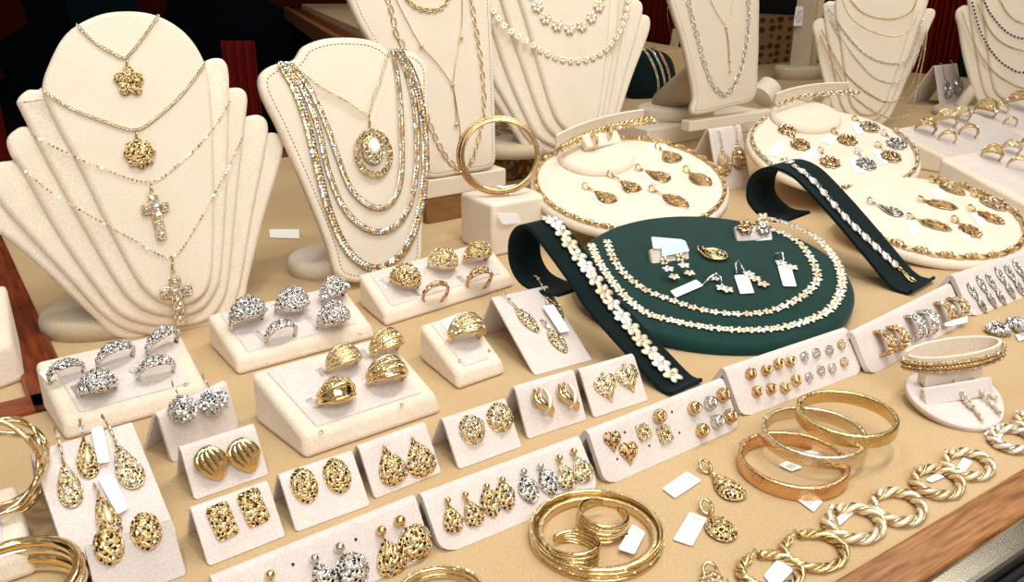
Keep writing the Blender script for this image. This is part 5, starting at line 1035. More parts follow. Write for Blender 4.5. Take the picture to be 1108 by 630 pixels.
# ================================================================== small things on the green pad
p = DG.at(727, 281, .0); cu = Pl(p, nrm(DG.x*.93+DG.y*.25), nrm(DG.y*.6+DG.n*.8)); s = sc_at(p)
o = buildm('earring_cushion', [(pillow(rrect(44/s, 30/s, 3/s, 4), -.006, .0, .002), 'card', True)], None, cu.mat(cu.at(726, 283, .002), -.08), 'small pale cushion with two flower drop earrings on the green pad', 'earring cushion')
for i, pts in enumerate([[(719.5, 283), (723, 291.5), (729.5, 300)], [(736.5, 279), (740, 287.6), (746, 296)]]):
    root = empty('flower_earring', cu.at(*pts[0], .004), LR[i]+' three-flower drop earring on the pale cushion', 'earring', 'three-flower drop earrings')
    for k, q in enumerate(pts): buildm('flower_link', flower([.0052, .0056, .0054][k], ['matter', 'mattew', 'matte'][k], 'gemd' if k == 0 else 'gem', 5), root, cu.mat(cu.at(*q, .004), .4*k) if k == 0 else DG.mat(DG.at(*q, [0, .010, .004][k]), .4*k))
papertag(cu, [(703, 257), (737, 260), (738, 271), (705, 270)], 'blank white tag on the pale cushion', n=.0035)
M['paleblue'] = plain('pale_blue_card', (214, 230, 236), .7)
o = papertag(cu, [(713, 263), (739, 261), (744, 273), (714, 279)], 'pale blue card over the white tag on the cushion', n=.0045); o.data.materials[0] = M['paleblue']
mw = pin(DG, 773, 276, .002, pxang(DG, (757, 271), (790, 281))); s = sc_at(DG.at(773, 276)); root = eth('marquise_pendant', mw, 'pierced gold marquise pendant to the right of the pale cushion', 'pendant')
it = [(loop(o_leaf(29/s, 24/s), .0013, .001), 'gold', True)]
for k in (.72, .45, .2): it.append((loop(o_leaf(29/s*k, 24/s*k)+np.array([0, (k-.7)*.004]), .0009, .0014), 'golds', True))
it.append((facets([(x/s, y/s, .0022) for x, y in ((-8, 2), (-3, 5), (3, 5), (8, 2), (0, -6), (6, -5))], .0014), 'gem', False)); buildm('openwork', it, root, mw)
buildm('bail', [(xf(torus(.003, .0009, 12, 6, 1, 1.4), Matrix.Translation((-17/s, 1/s, .002)) @ Matrix.Rotation(.7, 4, 'Y')), 'gold', True)], root, mw)
p = DG.at(817, 254, 0); s = sc_at(p); cz = Pl(DG.at(817, 258, .0), nrm(DG.x*.97+DG.y*.15), nrm(DG.y*.75+DG.n*.66))
buildm('ring_cushion', [(pillow(rrect(40/s, 18/s, 2/s, 4), -.005, .0, .002), 'card', True)], None, cz.mat(cz.at(816, 252, .003), -.03), 'small pale ledge carrying three flower rings at the back of the green pad', 'ring cushion')
o = papertag(cz, [(808, 264), (833, 258), (834, 264), (809, 269)], 'pale blue card in front of the flower rings', n=.003); o.data.materials[0] = M['paleblue']
for (u, v, m, l, r) in [(806, 246, 'frose', 'yellow flower ring, left of the three on the pale ledge', .0085), (826, 238, 'matter', 'rose gold flower ring, top of the three on the pale ledge', .0075), (826, 247, 'silver', 'white gold flower ring, front right of the three on the pale ledge', .0078)]:
    mw = cz.mat(cz.at(u, v, .006)); buildm('flower_ring', flower(r, m, 'gem', 6, .5)+flower(r*.55, m, 'gem', 5, .9, .5)+[(xf(torus(r*.8, r*.12, 16, 6), Matrix.Translation((0, 0, -r*.3)) @ Matrix.Rotation(PI/2, 4, 'X')), m, True)], None, mw, l, 'ring', 'flower rings')
papertag(DG, [(725, 317), (753, 304.5), (761, 311), (731, 324)], 'white tag lying left of the flower earring at the front of the green pad')
papertag(DG, [(794, 300), (809, 299), (816, 319), (800.6, 320)], 'white tag under the three-flower earring on the green pad')
papertag(DG, [(841, 289.5), (855, 288), (861.7, 312), (847, 311.6)], 'white tag at the right of the earrings on the green pad')
def flowear(pts, wire, label, r=.0058):
    root = empty('flower_earring', DG.at(*pts[0], .002), label, 'earring', 'three-flower drop earrings')
    for k, q in enumerate(pts): buildm('flower_link', flower(r, ['mattew', 'matte', 'matter'][k % 3], 'gem', 5), root, DG.mat(DG.at(*q, .002), .5*k))
    buildm('hinged_hook', [(tube([DG.at(*q[:2], q[2]) for q in wire], .0009, 6), 'silver', True)], root)
flowear([(781, 312), (787, 314)], [(761, 308, .002), (768, 300, .006), (775, 296, .009), (780, 300, .006), (781, 309, .002)], 'flower earring with an upright hook beside the front tag')
flowear([(774, 302)], [(768, 304, .001), (774, 302, .002)], 'small flower peeping out behind the upright hook', .004)
flowear([(810, 297), (817, 302), (825.6, 308)], [(797, 296, .002), (796, 285, .008), (799, 281, .009), (803, 290, .006), (808, 296, .002)], 'three-flower earring above the middle white tag')
flowear([(845, 285), (857, 290)], [(838, 279, .002), (841, 274, .007), (846, 273, .009), (848, 280, .005), (846, 285, .002)], 'flower earring above the right white tag')
# ================================================================== bangles
def bangle(px, label, m, hz=.008, wr=.0016, z=.0, pl=None, kind='flat', m2=None, tilt=(0, 0), group='bangles', rim=True, name='bangle', cn=None, sy=1.):
    l, r, t, b_ = px; pl = pl or Pl((0, 0, z), (1, 0, 0), (0, 1, 0)); cx, cy = (l+r)/2, (t+b_)/2
    def bb(x):
        q = np.array([proj(pl.w(x[0]+x[2]*math.cos(a), x[1]+x[2]*math.sin(a), zz)) for a in np.linspace(0, 2*PI, 40, endpoint=False) for zz in (0, hz)]); return np.array([q[:, 0].min()-l, q[:, 0].max()-r, (q[:, 1].min()+q[:, 1].max())/2-cy])
    c0 = pl.loc(cx, cy); x = solve(bb, [c0[0], c0[1], .03]); R = x[2]
    o = pl.w(x[0], x[1]); mw = pl.mat(o) @ Matrix.Rotation(tilt[0], 4, 'X') @ Matrix.Rotation(tilt[1], 4, 'Y')
    print('bangle', label[:30], 'R %.4f' % R)
    n = 96; vs = []
    if kind == 'flat': it = [(tube([(R*math.cos(a), R*math.sin(a)*sy, hz/2) for a in np.linspace(0, 2*PI, n, endpoint=False)], (wr, hz/2), 16, True, up=(0, 0, 1), sq=.45), m, True)]
    else: it = []
    if False:
        pts = [((R+wr*.6)*math.cos(a), (R+wr*.6)*math.sin(a)*sy, hz*(.25+.5*((i*7) % 5)/4)) for i, a in enumerate(np.linspace(0, 2*PI, 170, endpoint=False))]; it.append((facets(pts, .0010), m, False))
        it.append((facets([p for p in pts if rng.rand() < .25], .0010), 'gemy', False))
    if kind == 'tubes':
        for k in range(hz and 4):
            zz = hz*(k+.5)/4; dR = -.0013*k if pl.n[1] < -.5 else 0; it.append((tube([((R+dR-.0006*(k % 2))*math.cos(a), (R+dR-.0006*(k % 2))*math.sin(a)*sy, zz) for a in np.linspace(0, 2*PI, n, endpoint=False)], hz/7, 8, True, up=(0, 0, 1)), m if k % 2 else (m2 or m), True))
            if k % 2: it.append((facets([((R+.0008)*math.cos(a), (R+.0008)*math.sin(a)*sy, zz+hz/12) for a in np.linspace(0, 2*PI, 120, endpoint=False)], .0006), 'gemy', False))
    root = eth(name, mw, label, 'bangle', group); buildm('band', it, root, mw)
    if kind == 'flat': o2 = buildm('hinge', [(boxv(R-wr*1.3, R+wr*1.3, -.0035, .0035, 0, hz), m, False)], root, mw @ Matrix.Rotation(2.5 if rim else -2.2, 4, 'Z')); bev(o2, .0006, 2)
    return mw, R
GB = 'three engraved bangles stacked loosely'
bangle((800, 918, 466, 543), 'rose gold engraved bangle, lowest of the three loose bangles', 'engrr', .0095, .0016, 0, group=GB)
bangle((825, 938, 440, 508), 'pale two-tone engraved bangle, middle of the three loose bangles', 'engrp', .0085, .0015, .0085, group=GB)
bangle((863, 971, 425, 482), 'yellow gold engraved bangle, topmost of the three loose bangles', 'engr', .0085, .0016, .0160, group=GB)
bangle((575, 717, 532, 628), 'outer polished gold bangle of the nest at the bottom centre', 'gold', .0075, .0028, 0, kind='tubes', m2='gold')
bangle((584, 709, 541, 620), 'inner gold bangle nested inside the outer polished one', 'golds', .0050, .0018, 0, rim=False)
bangle((425, 527, 615, 695), 'gold bangle cut by the bottom edge below the filigree drops', 'gold', .0070, .0022, 0, kind='tubes', m2='pale')
bangle((-75, 94, 590, 705), 'wide multi-strand gold bangle cut by the lower left corner', 'gold', .020, .0015, 0, kind='tubes', m2='pale')
def creole(l, r, t, b_, label, ang, m='golds', pl=GROUND, lift=.006, group='ridged creole earrings'):
    c = pl.at((l+r)/2, (t+b_)/2, lift); s = sc_at(c); R = (r-l)/2/s*.85; it = []
    for k in range(5):
        path = []
        for j in range(30):
            a = .5+2*PI*.88*j/29; w = (k-2)/2*(.0042*(1-abs(j/29*2-1)**2)+.001); path.append((R*math.cos(a), R*math.sin(a)*.95, w))
        it.append((tube(path, .0011, 6), m if k % 2 else 'gold', True))
        it.append((facets([(p[0]*1.06, p[1]*1.06, p[2]) for p in path[::2]], .0006), 'gemy', False)) if k % 2 else None
    mw = Matrix.Translation(Vector(c)) @ Matrix.Rotation(ang, 4, 'Z') @ Matrix.Rotation(.12, 4, 'X'); o = buildm('creole_earring', [i for i in it if i], None, mw, label, 'earring', group); return o
creole(620, 684, 540, 582, 'upper ridged creole earring inside the nest of bangles', 1.0, lift=.008); creole(588, 652, 572, 617, 'lower ridged creole earring inside the nest of bangles', 2.6, lift=.005)
papertag(GROUND, [(668, 600), (684, 573), (698, 582), (686, 606)], 'white tag inside the nest of bangles', n=.003)
buildm('bar_link', [(boxv(-.008, .008, -.001, .001, .002, .0035), 'gold', False)], None, GROUND.mat(GROUND.at(664, 587, 0), .35), 'short gold bar lying between the two creole earrings', 'earring post')
# upright bangle on the cream block
UB = Pl(P(541, 210, .0575), (math.cos(.2), math.sin(.2), 0), nrm(Z*.97+np.array([0, .22, 0]))); mw, R = bangle((495, 585, 127, 209), 'upright multi-strand gold bangle standing on the cream block', 'gold', .010, .0012, pl=UB, kind='tubes', m2='rose', sy=.93)
papertag(Pl(P(548, 250, .03)+np.array([0, -.0, 0]), A, Z), [(536, 230.5), (560, 231), (564, 241), (544, 243)], 'white tag on the front of the cream block', n=.0)
o = buildm('band_strap', [(boxv(-.003, .003, -.012, .012, 0, .0008), 'tag', False)], None, Pl(P(546, 204, .0566), nrm(A*.6-B*.8), nrm(A*.8+B*.6)).mat(P(546, 204, .0572), PI/2-.6), 'white strap holding the upright bangle on the cream block', 'strap')
# ---- looped bangle at the left edge
LB = Pl(P(5, 545, .02), nrm(A*.9-B*.2), nrm(Z*.75+B*.6)); 
root = empty('looped_bangle', LB.o, 'wide bangle of interlaced gold loops at the left edge', 'bangle', 'bangles')
c = LB.loc(-8, 512); s = sc_at(LB.o); R = 55/s
for k in range(6):
    path = []
    for j in range(64):
        a = 2*PI*j/64; rr = R*(1+.05*math.sin(3*a+k*2.1)); zz = .012*math.sin(2*a+k*1.05)*.9+.004*math.sin(5*a+k); path.append(LB.w(c[0]+rr*math.cos(a), c[1]+rr*math.sin(a)*.88+.004*math.sin(2*a+k*2), zz+.012))
    buildm('loop_wire', [(tube(path, .0015 if k % 2 else .0011, 8, True), ['gold', 'pale', 'golds'][k % 3], True)], root)
# ================================================================== twisted hoops along the front
def hoop(cx, cy, w, h, label, m1='matte', m2='gold', r=.0028, rot=0., tilt=.15):
    c = GROUND.at(cx, cy, r*1.1); s = sc_at(c); R = w/2/s - r*.9; N_ = 90; vs, fs, mi = [], [], []
    gh = h/2/(s*math.sin(PITCH+math.atan((cy-315)/FPX)))-r*.8; sy = max(.75, min(1.25, gh/R)); tw = 4.5
    a0, a1 = .25, 2*PI-.12
    def ribbon(phase, rr, off, m):
        pth = []
        for i in range(N_+1):
            a = a0+(a1-a0)*i/N_; th = tw*a+phase; Rr = R+off*math.cos(th); pth.append((Rr*math.cos(a), Rr*sy*math.sin(a), off*math.sin(th)))
        return (tube(pth, rr, 8), m, True)
    it = [ribbon(0, r*.55, r*.62, m1), ribbon(PI, r*.55, r*.62, m1), ribbon(PI/2, r*.22, r*.80, m2), ribbon(-PI/2, r*.22, r*.80, m2)]
    mw = Matrix.Translation(Vector(c)) @ Matrix.Rotation(rot, 4, 'Z') @ Matrix.Rotation(0.0, 4, 'X'); root = eth('hoop_earring', mw, label, 'earring', 'twisted hoops along the front edge')
    buildm('twisted_hoop', it, root, mw)
    e0 = (R*math.cos(a1), R*sy*math.sin(a1), 0); e1 = (R*math.cos(a0), R*sy*math.sin(a0), 0)
    buildm('hinged_post', [(tube([e0, (R*1.08, 0, r*.9), e1], .0007, 6), 'gold', True), (xf(ball(r*.85, 10, 8, s=(1, .5, 1)), Matrix.Translation(e1)), 'gold', True), (facets([(R*1.12, .0, r*1.1), (R*1.05, .002, r*1.2)], .0012), 'gemy', False)], root, mw)
hoop(833, 618, 62, 52, 'twisted gold hoop cut by the bottom edge, leftmost of the front row', 'golds', 'gold', .0023, 1.9); hoop(880.5, 596, 64, 60, 'oval twisted gold hoop, second in the front row', 'golds', 'gold', .0023, 2.0)
hoop(924, 566, 61, 49, 'satin twisted hoop with a tag, third in the front row', 'matte', 'gold', .0028, 2.2); hoop(971, 548, 58, 45, 'satin twisted hoop, fourth in the front row', 'matte', 'gold', .0028, 2.4)
hoop(1014, 521, 54, 36, 'satin twisted hoop with a hinged post, fifth in the front row', 'matter', 'gold', .0028, 2.4); hoop(1047, 502, 52, 34, 'satin twisted hoop, sixth in the front row', 'matte', 'gold', .0028, 2.3)
hoop(1096, 475, 48, 32, 'twisted hoop near the right edge beside a textured tag', 'mattew', 'gold', .0028, 2.3); hoop(1122, 458, 46, 30, 'twisted hoop cut by the right edge', 'matte', 'gold', .0028, 2.3)
for q, l in [([(905, 562), (915, 555), (928, 553), (908, 571)], 'tag inside the third twisted hoop'), ([(1001, 521), (1014, 513), (1022, 518), (1007, 524)], 'tag inside the fifth twisted hoop'), ([(1034, 508), (1042, 497), (1052, 501), (1045, 511)], 'tag inside the sixth twisted hoop'), ([(826, 625), (842, 606), (860, 618), (838, 640)], 'pale tag inside the leftmost twisted hoop'),
             ([(866, 492), (884, 487), (905, 497), (893, 505)], 'tag inside the middle loose bangle'), ([(852, 535), (864, 529), (890, 545), (880, 556)], 'tag at the front edge of the rose gold bangle'), ([(1064, 471), (1080, 458), (1090, 463), (1078, 484)], 'textured tag left of the hoop at the right edge'), ([(842, 505), (855, 499), (868, 508), (856, 512)], 'tag peeping under the middle loose bangle')]: papertag(GROUND, q, l, n=.0008, mark='bars' if 'bangle' in l or 'third' in l else None)
# loose pendants with tags
papertag(GROUND, [(716, 530.5), (743, 512), (759, 522), (730, 541)], 'upper white tag with a slit, left of the loose pendants', n=.0008, mark='slit'); papertag(GROUND, [(728, 586), (746, 556), (765, 563), (749, 593)], 'lower white tag left of the loose pendants', n=.0008, mark='slit')
GROUND.R = 1
leafpend(GROUND, (763, 508), (786, 528), .015, .026, 'fgold', 'upper loose teardrop pendant right of the white tags', 'pear', sp_=.0022, H=.004); leafpend(GROUND, (764, 552), (780, 574), .015, .019, 'fgold', 'lower loose pendant right of the white tags', 'oval', sp_=.0022, H=.004)
leafpend(GROUND, (768, 622), (774, 634), .014, .018, 'fpale', 'pendant cut by the bottom edge right of the nest of bangles', 'oval', sp_=.0022, H=.003)
papertag(GROUND, [(291, 249), (323.5, 249), (324, 259), (292, 258)], 'white tag on the cloth between the fanned bust and the rope chain bust', n=.0006)
buildm('tag_string', [(tube([GROUND.at(u, v, .0008) for u, v in ((324, 254), (332, 256), (340, 255), (346, 258))], .0003, 5), 'clear', True)], None, None, 'string of the tag lying between the two front busts', 'string')
# ================================================================== right-hand bracelet stand on the counter
sc_p = P(1033, 440); s = sc_at(sc_p); ST = Pl(P(1033, 458, .004), (math.cos(-.12), math.sin(-.12), 0), (math.sin(.12)*math.cos(.22), math.cos(.12)*math.cos(.22), math.sin(.22)))
root = empty('bracelet_stand', sc_p, 'low oval bracelet stand with three bead strands beside the long pads', 'bracelet stand', 'small bracelet stands')
oc = [ST.loc(*q) for q in bez2([(980, 410), (981, 422), (991, 436), (1008, 449), (1030, 459), (1052, 464), (1070, 463), (1083, 456), (1087, 443), (1083, 428), (1070, 413), (1050, 402), (1020, 396), (995, 398)], 5)]
o = build('base', pillow(oc, -.0035, .0005, .0012, 3), 'card', root, mw=plmat(ST)); 
a3, b3 = ST.at(989, 400, .016), ST.at(1092, 383, .020); d = nrm(b3-a3); L3 = np.linalg.norm(b3-a3); up = nrm(Z-d*(Z@d)); bk = np.cross(up, d)
F3 = Matrix(((d[0], bk[0], up[0], a3[0]), (d[1], bk[1], up[1], a3[1]), (d[2], bk[2], up[2], a3[2]), (0, 0, 0, 1)))
ov = [(L3/2+L3*.50*math.cos(a), .0135*math.sin(a)+.010) for a in np.linspace(PI*1.02, PI*2.9, 40)]
vs, fs = [], []
for (x, y) in ov:
    nx, ny = (x-L3/2)/(L3*.5), (y-.01)/.0135; q = (x-nx*.0022, y-ny*.0022)
    vs += [(x, y, -.004), (x, y, .0065), (q[0], q[1], .0065), (q[0], q[1], -.004)]
for i in range(len(ov)-1):
    for k in range(4): A_, B_ = i*4+k, i*4+(k+1) % 4; fs.append((A_, B_, B_+4, A_+4))
fs += [(3, 2, 1, 0), tuple((len(ov)-1)*4+k for k in range(4))]
o = build('cuff_bar', (vs, fs), 'cream', root, sharp=50, mw=F3)
build('post', boxv(L3*.12, L3*.72, -.001, .008, -.014, -.002), 'cream', root, smooth=False, mw=F3)
it = []
for k in range(3):
    path = [np.array(F3 @ Vector((L3/2+(L3*.5+.0018)*math.cos(a), (.0135+.0018)*math.sin(a)+.010, -.003+.0032*k))) for a in np.linspace(PI*.98, PI*2.02, 60)]
    it.append((join(*[ball(.0014, 6, 4, c=p) for p in resample(path, .0024)]), ['rose', 'gold', 'golds'][k], False)); it.append((facets([p-np.array(bk)*.001 for p in resample(path, .006)], .0011), 'gem', False))
buildm('bead_bracelet', it, None, None, 'three-strand gold bead bracelet round the low oval stand', 'bracelet', 'bracelets on small stands')
E3 = Pl(ST.at(1038, 424, .006), d, nrm(up*.9+bk*.4)); o = buildm('earring_ledge', [(boxv(-.024, .024, -.006, .006, -.005, 0), 'card', False)], root, E3.mat(E3.o)); bev(o, .001, 2)
for i, (l1, l2) in enumerate([([(1034, 412), (1038, 422), (1044, 433), (1050, 440)], [(1036, 412), (1042, 425), (1052, 438), (1063, 453)]), ([(1054, 410), (1060, 420), (1068, 426), (1078, 430)], [(1055, 412), (1062, 424), (1072, 435), (1082, 446)])]):
    buildm('bead_earring', [(join(*[ball(.0015, 6, 4, c=p) for L_ in (l1, l2) for p in resample([ST.at(u, v, .006 if j < 2 else .003) for j, (u, v) in enumerate(L_)], .0026)]), 'matte', False), (facets([q for L_ in (l1, l2) for q in resample([ST.at(u, v, .007 if j < 2 else .0045) for j, (u, v) in enumerate(L_)], .004)], .0011), 'gem', False)], None, None, LR[i]+' two-strand bead earring hanging on the low oval stand', 'earring', 'bead drop earrings')
papertag(ST, [(1013, 377), (1038, 369), (1038, 376), (1015, 381)], 'white tag behind the bead strands of the low oval stand', n=.022)
# textured loops at the far right edge
for (cx, cy, w, l, m) in [(1080, 356, 24, 'small textured pave loop beside the right-edge pad', 'fsilver'), (1122, 357, 46, 'twisted white gold hoop cut by the right edge', 'silver'), (1100, 350, 18, 'small pave loop next to the twisted white gold hoop', 'fsilver')]:
    c = GROUND.at(cx, cy, .004); s = sc_at(c); R = w/2/s*.8; pts = [(R*math.cos(a)+rng.normal()*.0006, R*math.sin(a)+rng.normal()*.0006, rng.normal()*.001) for a in np.linspace(0, 2*PI, 50, endpoint=False)]
    buildm('pave_loop', [(torus(R, .0028, 30, 8), m, True), (facets([(p[0]*1.03, p[1]*1.03, p[2]+.002) for p in pts], .0015), 'gem', False), (facets(pts, .0028), m, False)], None, Matrix.Translation(Vector(c)), l, 'earring', 'pave loops')
papertag(GROUND, [(1098, 364), (1110, 360), (1116, 366), (1102, 371)], 'white tag in the hoop at the right edge', n=.001)
# ================================================================== things in the rear
c = P(700, 104); root = empty('bracelet_cushion', c, 'dark green velvet cushion with gold bracelets behind the first cream pad', 'cushion')
vs, fs = ball(1, 24, 14); cm = Matrix.Translation(Vector(c+Z*.045)) @ Matrix.Rotation(YAW, 4, 'Z') @ Matrix.Rotation(-.3, 4, 'X')
q = [tuple(np.sign(v)*np.abs(v)**.75*np.array([.075, .035, .058])) for v in np.array(vs)]; build('cushion_body', (q, fs), 'dgreen', root, mw=cm)
for k, x in enumerate((-.012, .008, .026)):
    path = [(x+.006*math.sin(a*2), .040*math.cos(a), .062*math.sin(a)) for a in np.linspace(0, 2*PI, 50, endpoint=False)]
    pts = [np.array(p) for p in path]; buildm('bracelet', [(chainmesh([np.array(cm @ Vector(p)) for p in path+path[:1]], np.array([.3, -.8, .4]), ovlink(.008, .005, .0012, 8, 5), .006, lambda i: (i % 2)*1.2), ['pale', 'silver', 'rose'][k], True)], None, None, ['left', 'middle', 'right'][k]+' link bracelet round the dark green cushion', 'bracelet', 'bracelets round the dark cushion')
cbox('pad_box', (690, 84), (742, 74), .12, 0, .02, 'cream', 'flat cream pad lying behind the dark green cushion', 'display pad', bw=.006)
# post with a printed tag and round foot
c = P(866, 84); root = empty('post_stand', c, 'grey suede post stand with a printed tag, left of the narrow fanned bust', 'display stand')
build('post', boxv(-.035, .035, -.012, .012, .03, .34), 'greyfoot', root, smooth=False, mw=Matrix.Translation(Vector(c)) @ Matrix.Rotation(YAW, 4, 'Z'))
build('foot', pillow([(.075*math.cos(a), .055*math.sin(a)) for a in np.linspace(0, 2*PI, 40, endpoint=False)], 0, .032, .005), 'greyfoot', root, mw=Matrix.Translation(Vector(c-A*.012)) @ Matrix.Rotation(YAW, 4, 'Z'))
PF = Pl(c-B*.0125, A, Z); q = [(861, 7), (869, 7), (867, 28), (858, 28)]; qq = [tuple(PF.loc(*p)) for p in q]
tg = buildm('price_tag', [(prism(ccw(qq), .0008, .0016), 'tag', False)], None, plmat(PF), 'printed price tag hanging on the grey post stand', 'price tag')
x0, y0 = PF.loc(859.5, 25); x1, y1 = PF.loc(868, 11); it = []
for r_ in range(6):
    for c_ in range(5):
        if (r_*5+c_*3) % 4: xx = x0+(x1-x0)*(c_+.15)/5; yy = y0+(y1-y0)*(r_+.2)/6; it.append(boxv(xx, xx+(x1-x0)*.13, yy, yy+(y1-y0)*.1, .0016, .0018))
build('printing', join(*it), 'print', tg, smooth=False, mw=plmat(PF))
build_r = build('rod', tube([P(878, 84), P(878, 84)+Z*.33], .010, 12), 'greyfoot', None); tag(build_r, 'round suede rod standing behind the narrow fanned bust', 'display rod')
# patterned textile behind
pm, nt, b = mat('patterned_textile'); cc = tc(nt); mp = nt.nodes.new('ShaderNodeMapping'); mp.inputs['Scale'].default_value = (24, 40, 40); nt.links.new(cc, mp.inputs[0]); vo = nt.nodes.new('ShaderNodeTexVoronoi'); vo.inputs['Scale'].default_value = 1.0; vo.inputs['Randomness'].default_value = .35; nt.links.new(mp.outputs[0], vo.inputs['Vector'])
cr = nt.nodes.new('ShaderNodeValToRGB'); nt.links.new(vo.outputs['Distance'], cr.inputs[0]); cr.color_ramp.elements[0].position = .3; cr.color_ramp.elements[0].color = s2l((84, 44, 22)); cr.color_ramp.elements[1].position = .42; cr.color_ramp.elements[1].color = s2l((146, 114, 76)); nt.links.new(cr.outputs[0], b.inputs['Base Color']); M['textile'] = pm
cbox('textile_box', (800, 72), (850, 66), .2, 0, .14, 'textile', 'box wrapped in brown patterned fabric behind the open-link chain bust', 'fabric box')
c = P(828, 112, .035); o = build('cuff_holder', tube([c+A*-.015+Z*.012, c+A*.012+Z*.030], [.024, .024], 24), 'cream', None, sharp=40); tag(o, 'cream roll standing at the right of the open-link chain bust with a fine chain', 'bracelet roll')
# hanging tag with fine chain near the dark cushion
HG = Pl(P(731, 70, .0), A, Z); q = [tuple(HG.loc(*p)) for p in ((728, 31), (737, 31), (733, 54), (724, 54))]
t_ = buildm('price_tag', [(prism(ccw(q), 0, .001), 'greyfoot', False)], None, plmat(HG), 'tall grey tag on a fine chain between the fanned bust and the open-link bust', 'price tag')
buildm('chain', [(tube([HG.at(725, -8, .001), HG.at(722, 15, .001), HG.at(727, 45, .002), HG.at(729, 70, .002), HG.at(729, 84, .003)], .0010, 6), 'gold', True), (ball(.004, 8, 6, c=HG.at(729, 84, .003)), 'gold', True)], t_)
for u0, u1, vt, l in ((251, 287, 44, 'dark red panel standing for a reflection between the two front busts'), (-30, 9, 96, 'dark red panel standing for a reflection left of the large fanned bust')):  # added panels whose red colour stands in for reflections in the dark
    r0, r1, rt_ = ray(u0, 150), ray(u1, 150), ray((u0+u1)/2, vt); x0, x1 = r0[0]/r0[1]*1.9, r1[0]/r1[1]*1.9; zt = CAMH+rt_[2]/rt_[1]*1.9; n = 30; vs, fs = [], []
    for i in range(n+1):
        x = x0+(x1-x0)*i/n; y = 1.9+.006*math.sin(i*.8)
        for z in (-.45, zt): vs += [(x, y, z), (x, y+.004, z)]
    for i in range(n): k = 4*i; fs += [(k, k+4, k+6, k+2), (k+1, k+3, k+7, k+5), (k+2, k+6, k+7, k+3), (k, k+1, k+5, k+4)]
    M['redreflection'] = M.get('redreflection') or plain('painted_red_reflection', (92, 14, 10), .9, spec=.1); tag(build('backdrop_sheet', (vs, fs), 'redreflection'), l, 'hanging cloth')
# rear counter at the upper left: mahogany rail, cloth strip
w0, w1 = P(395, 62, .06), P(283, -6, .06)
d = nrm(w1-w0); sd = np.cross(d, Z); sd = sd if sd[0] > 0 else -sd
L_ = np.linalg.norm(w1-w0)
pr_ = Pl(w0-d*.3, d, np.cross(Z, d)); sg = 1 if pr_.y@sd > 0 else -1
def bar(name, y0, y1, z0, z1, m, l):
    ys = sorted((sg*y0, sg*y1)); o = build(name, boxv(0, L_+1.2, ys[0], ys[1], z0, z1), m, smooth=False, mw=plmat(pr_)); bev(o, .002, 2); return structure(o, l)
bar('trim_8', 0, .028, -.06, .006, 'oak', 'orange-brown wooden edge of the rear counter at the upper left')
bar('trim_9', .0285, .10, -.06, -.004, 'wood', 'dark mahogany ledge of the rear counter')
bar('trim_10', .1005, .8, -.06, .022, 'deck', 'cloth-covered top of the rear counter')
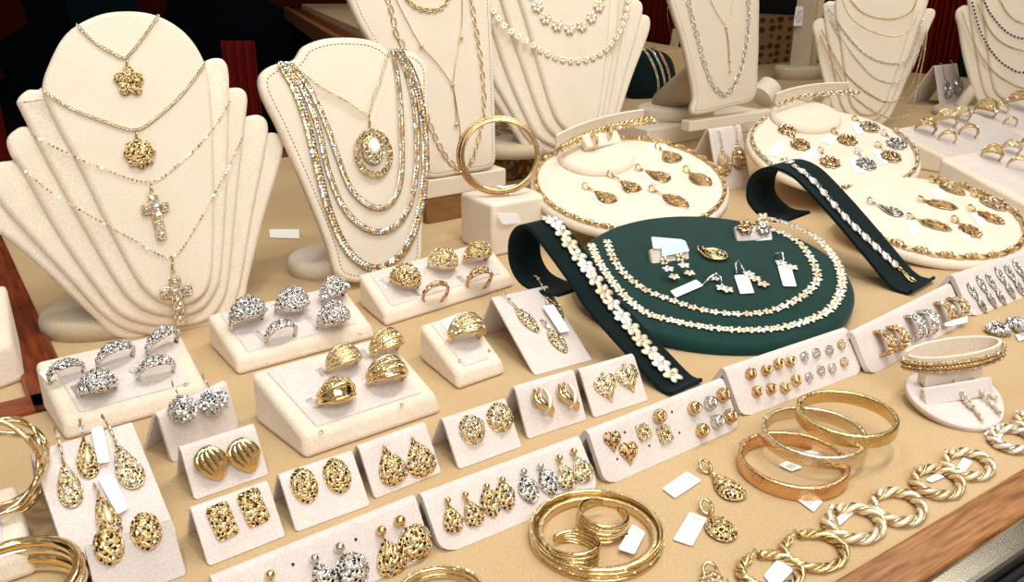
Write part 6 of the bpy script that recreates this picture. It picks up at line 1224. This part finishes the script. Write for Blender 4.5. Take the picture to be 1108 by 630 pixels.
# ------------------------------------------------------------------ camera, light
cd = bpy.data.cameras.new('camera'); cam = bpy.data.objects.new('camera', cd); COL.objects.link(cam); SC.camera = cam
cam.location = (0, 0, CAMH); cam.rotation_euler = (PI/2-PITCH, 0, 0); cd.sensor_width = 36; cd.lens = 36*FPX/1108; cd.clip_start = .01; cd.clip_end = 50
def area(name, loc, to, size, sizey, power, rgb):
    l = bpy.data.lights.new(name, 'AREA'); l.shape = 'RECTANGLE'; l.size = size; l.size_y = sizey; l.energy = power; l.color = rgb
    o = bpy.data.objects.new(name, l); COL.objects.link(o); o.location = loc; o.rotation_euler = (Vector(to)-Vector(loc)).to_track_quat('-Z', 'Y').to_euler(); return o
def spot(name, loc, to, power, ang, r, rgb):
    l = bpy.data.lights.new(name, 'SPOT'); l.energy = power; l.spot_size = math.radians(ang); l.spot_blend = .6; l.shadow_soft_size = r; l.color = rgb
    o = bpy.data.objects.new(name, l); COL.objects.link(o); o.location = loc; o.rotation_euler = (Vector(to)-Vector(loc)).to_track_quat('-Z', 'Y').to_euler(); return o
area('case_strip_light', (.35, .55, 1.15), (.1, .75, 0), 1.1, .08, 5.5, (1, .96, .89))
area('rear_strip_light', (.6, 1.7, 1.3), (.5, 1.1, 0), 1.4, .1, 3.2, (1, .94, .84))
area('front_fill_light', (.5, -.9, 1.5), (.1, .7, 0), 1.6, 1.0, 20, (.95, .97, 1))  # added soft fill from the front, no window is known there
for i, (x, y, e_) in enumerate([(-.45, .35, 8), (.10, .25, 9), (.75, .75, 3.0), (.35, 1.3, 2.2), (1.0, 1.6, 2.5)]): spot('ceiling_spot', (x, y, 1.5), (x*.7, y+.1, 0), e_, 70, .02, (1, .95, .87))
t_ = P(345, 30, .06); spot('rear_counter_fill', (t_[0], t_[1]-.3, 1.6), tuple(t_), 16, 75, .04, (1, .93, .8))  # added lamp to brighten the dim rear counter
w = bpy.data.worlds.new('world'); SC.world = w; w.use_nodes = True; nt = w.node_tree; L = nt.links.new
bg = nt.nodes['Background']; c = nt.nodes.new('ShaderNodeTexCoord').outputs['Generated']
vo = nt.nodes.new('ShaderNodeTexVoronoi'); vo.inputs['Scale'].default_value = 7; L(c, vo.inputs['Vector'])
cr = nt.nodes.new('ShaderNodeValToRGB'); L(vo.outputs['Distance'], cr.inputs[0]); e = cr.color_ramp.elements
e[0].position = .10; e[0].color = (6, 5.7, 5.2, 1); e[1].position = .16; e[1].color = (.50, .46, .40, 1); q = e.new(.55); q.color = (.10, .085, .065, 1)  # bright specks and dark gaps made up so the metals sparkle
L(cr.outputs[0], bg.inputs['Color']); bg.inputs['Strength'].default_value = 1.0
SC.view_settings.view_transform = 'Standard'; SC.view_settings.look = 'None'; SC.view_settings.exposure = .5; SC.view_settings.gamma = 1; SC.view_settings.use_curve_mapping = False
print('OBJECTS', len(bpy.data.objects), 'verts', sum(len(m.vertices) for m in bpy.data.meshes))
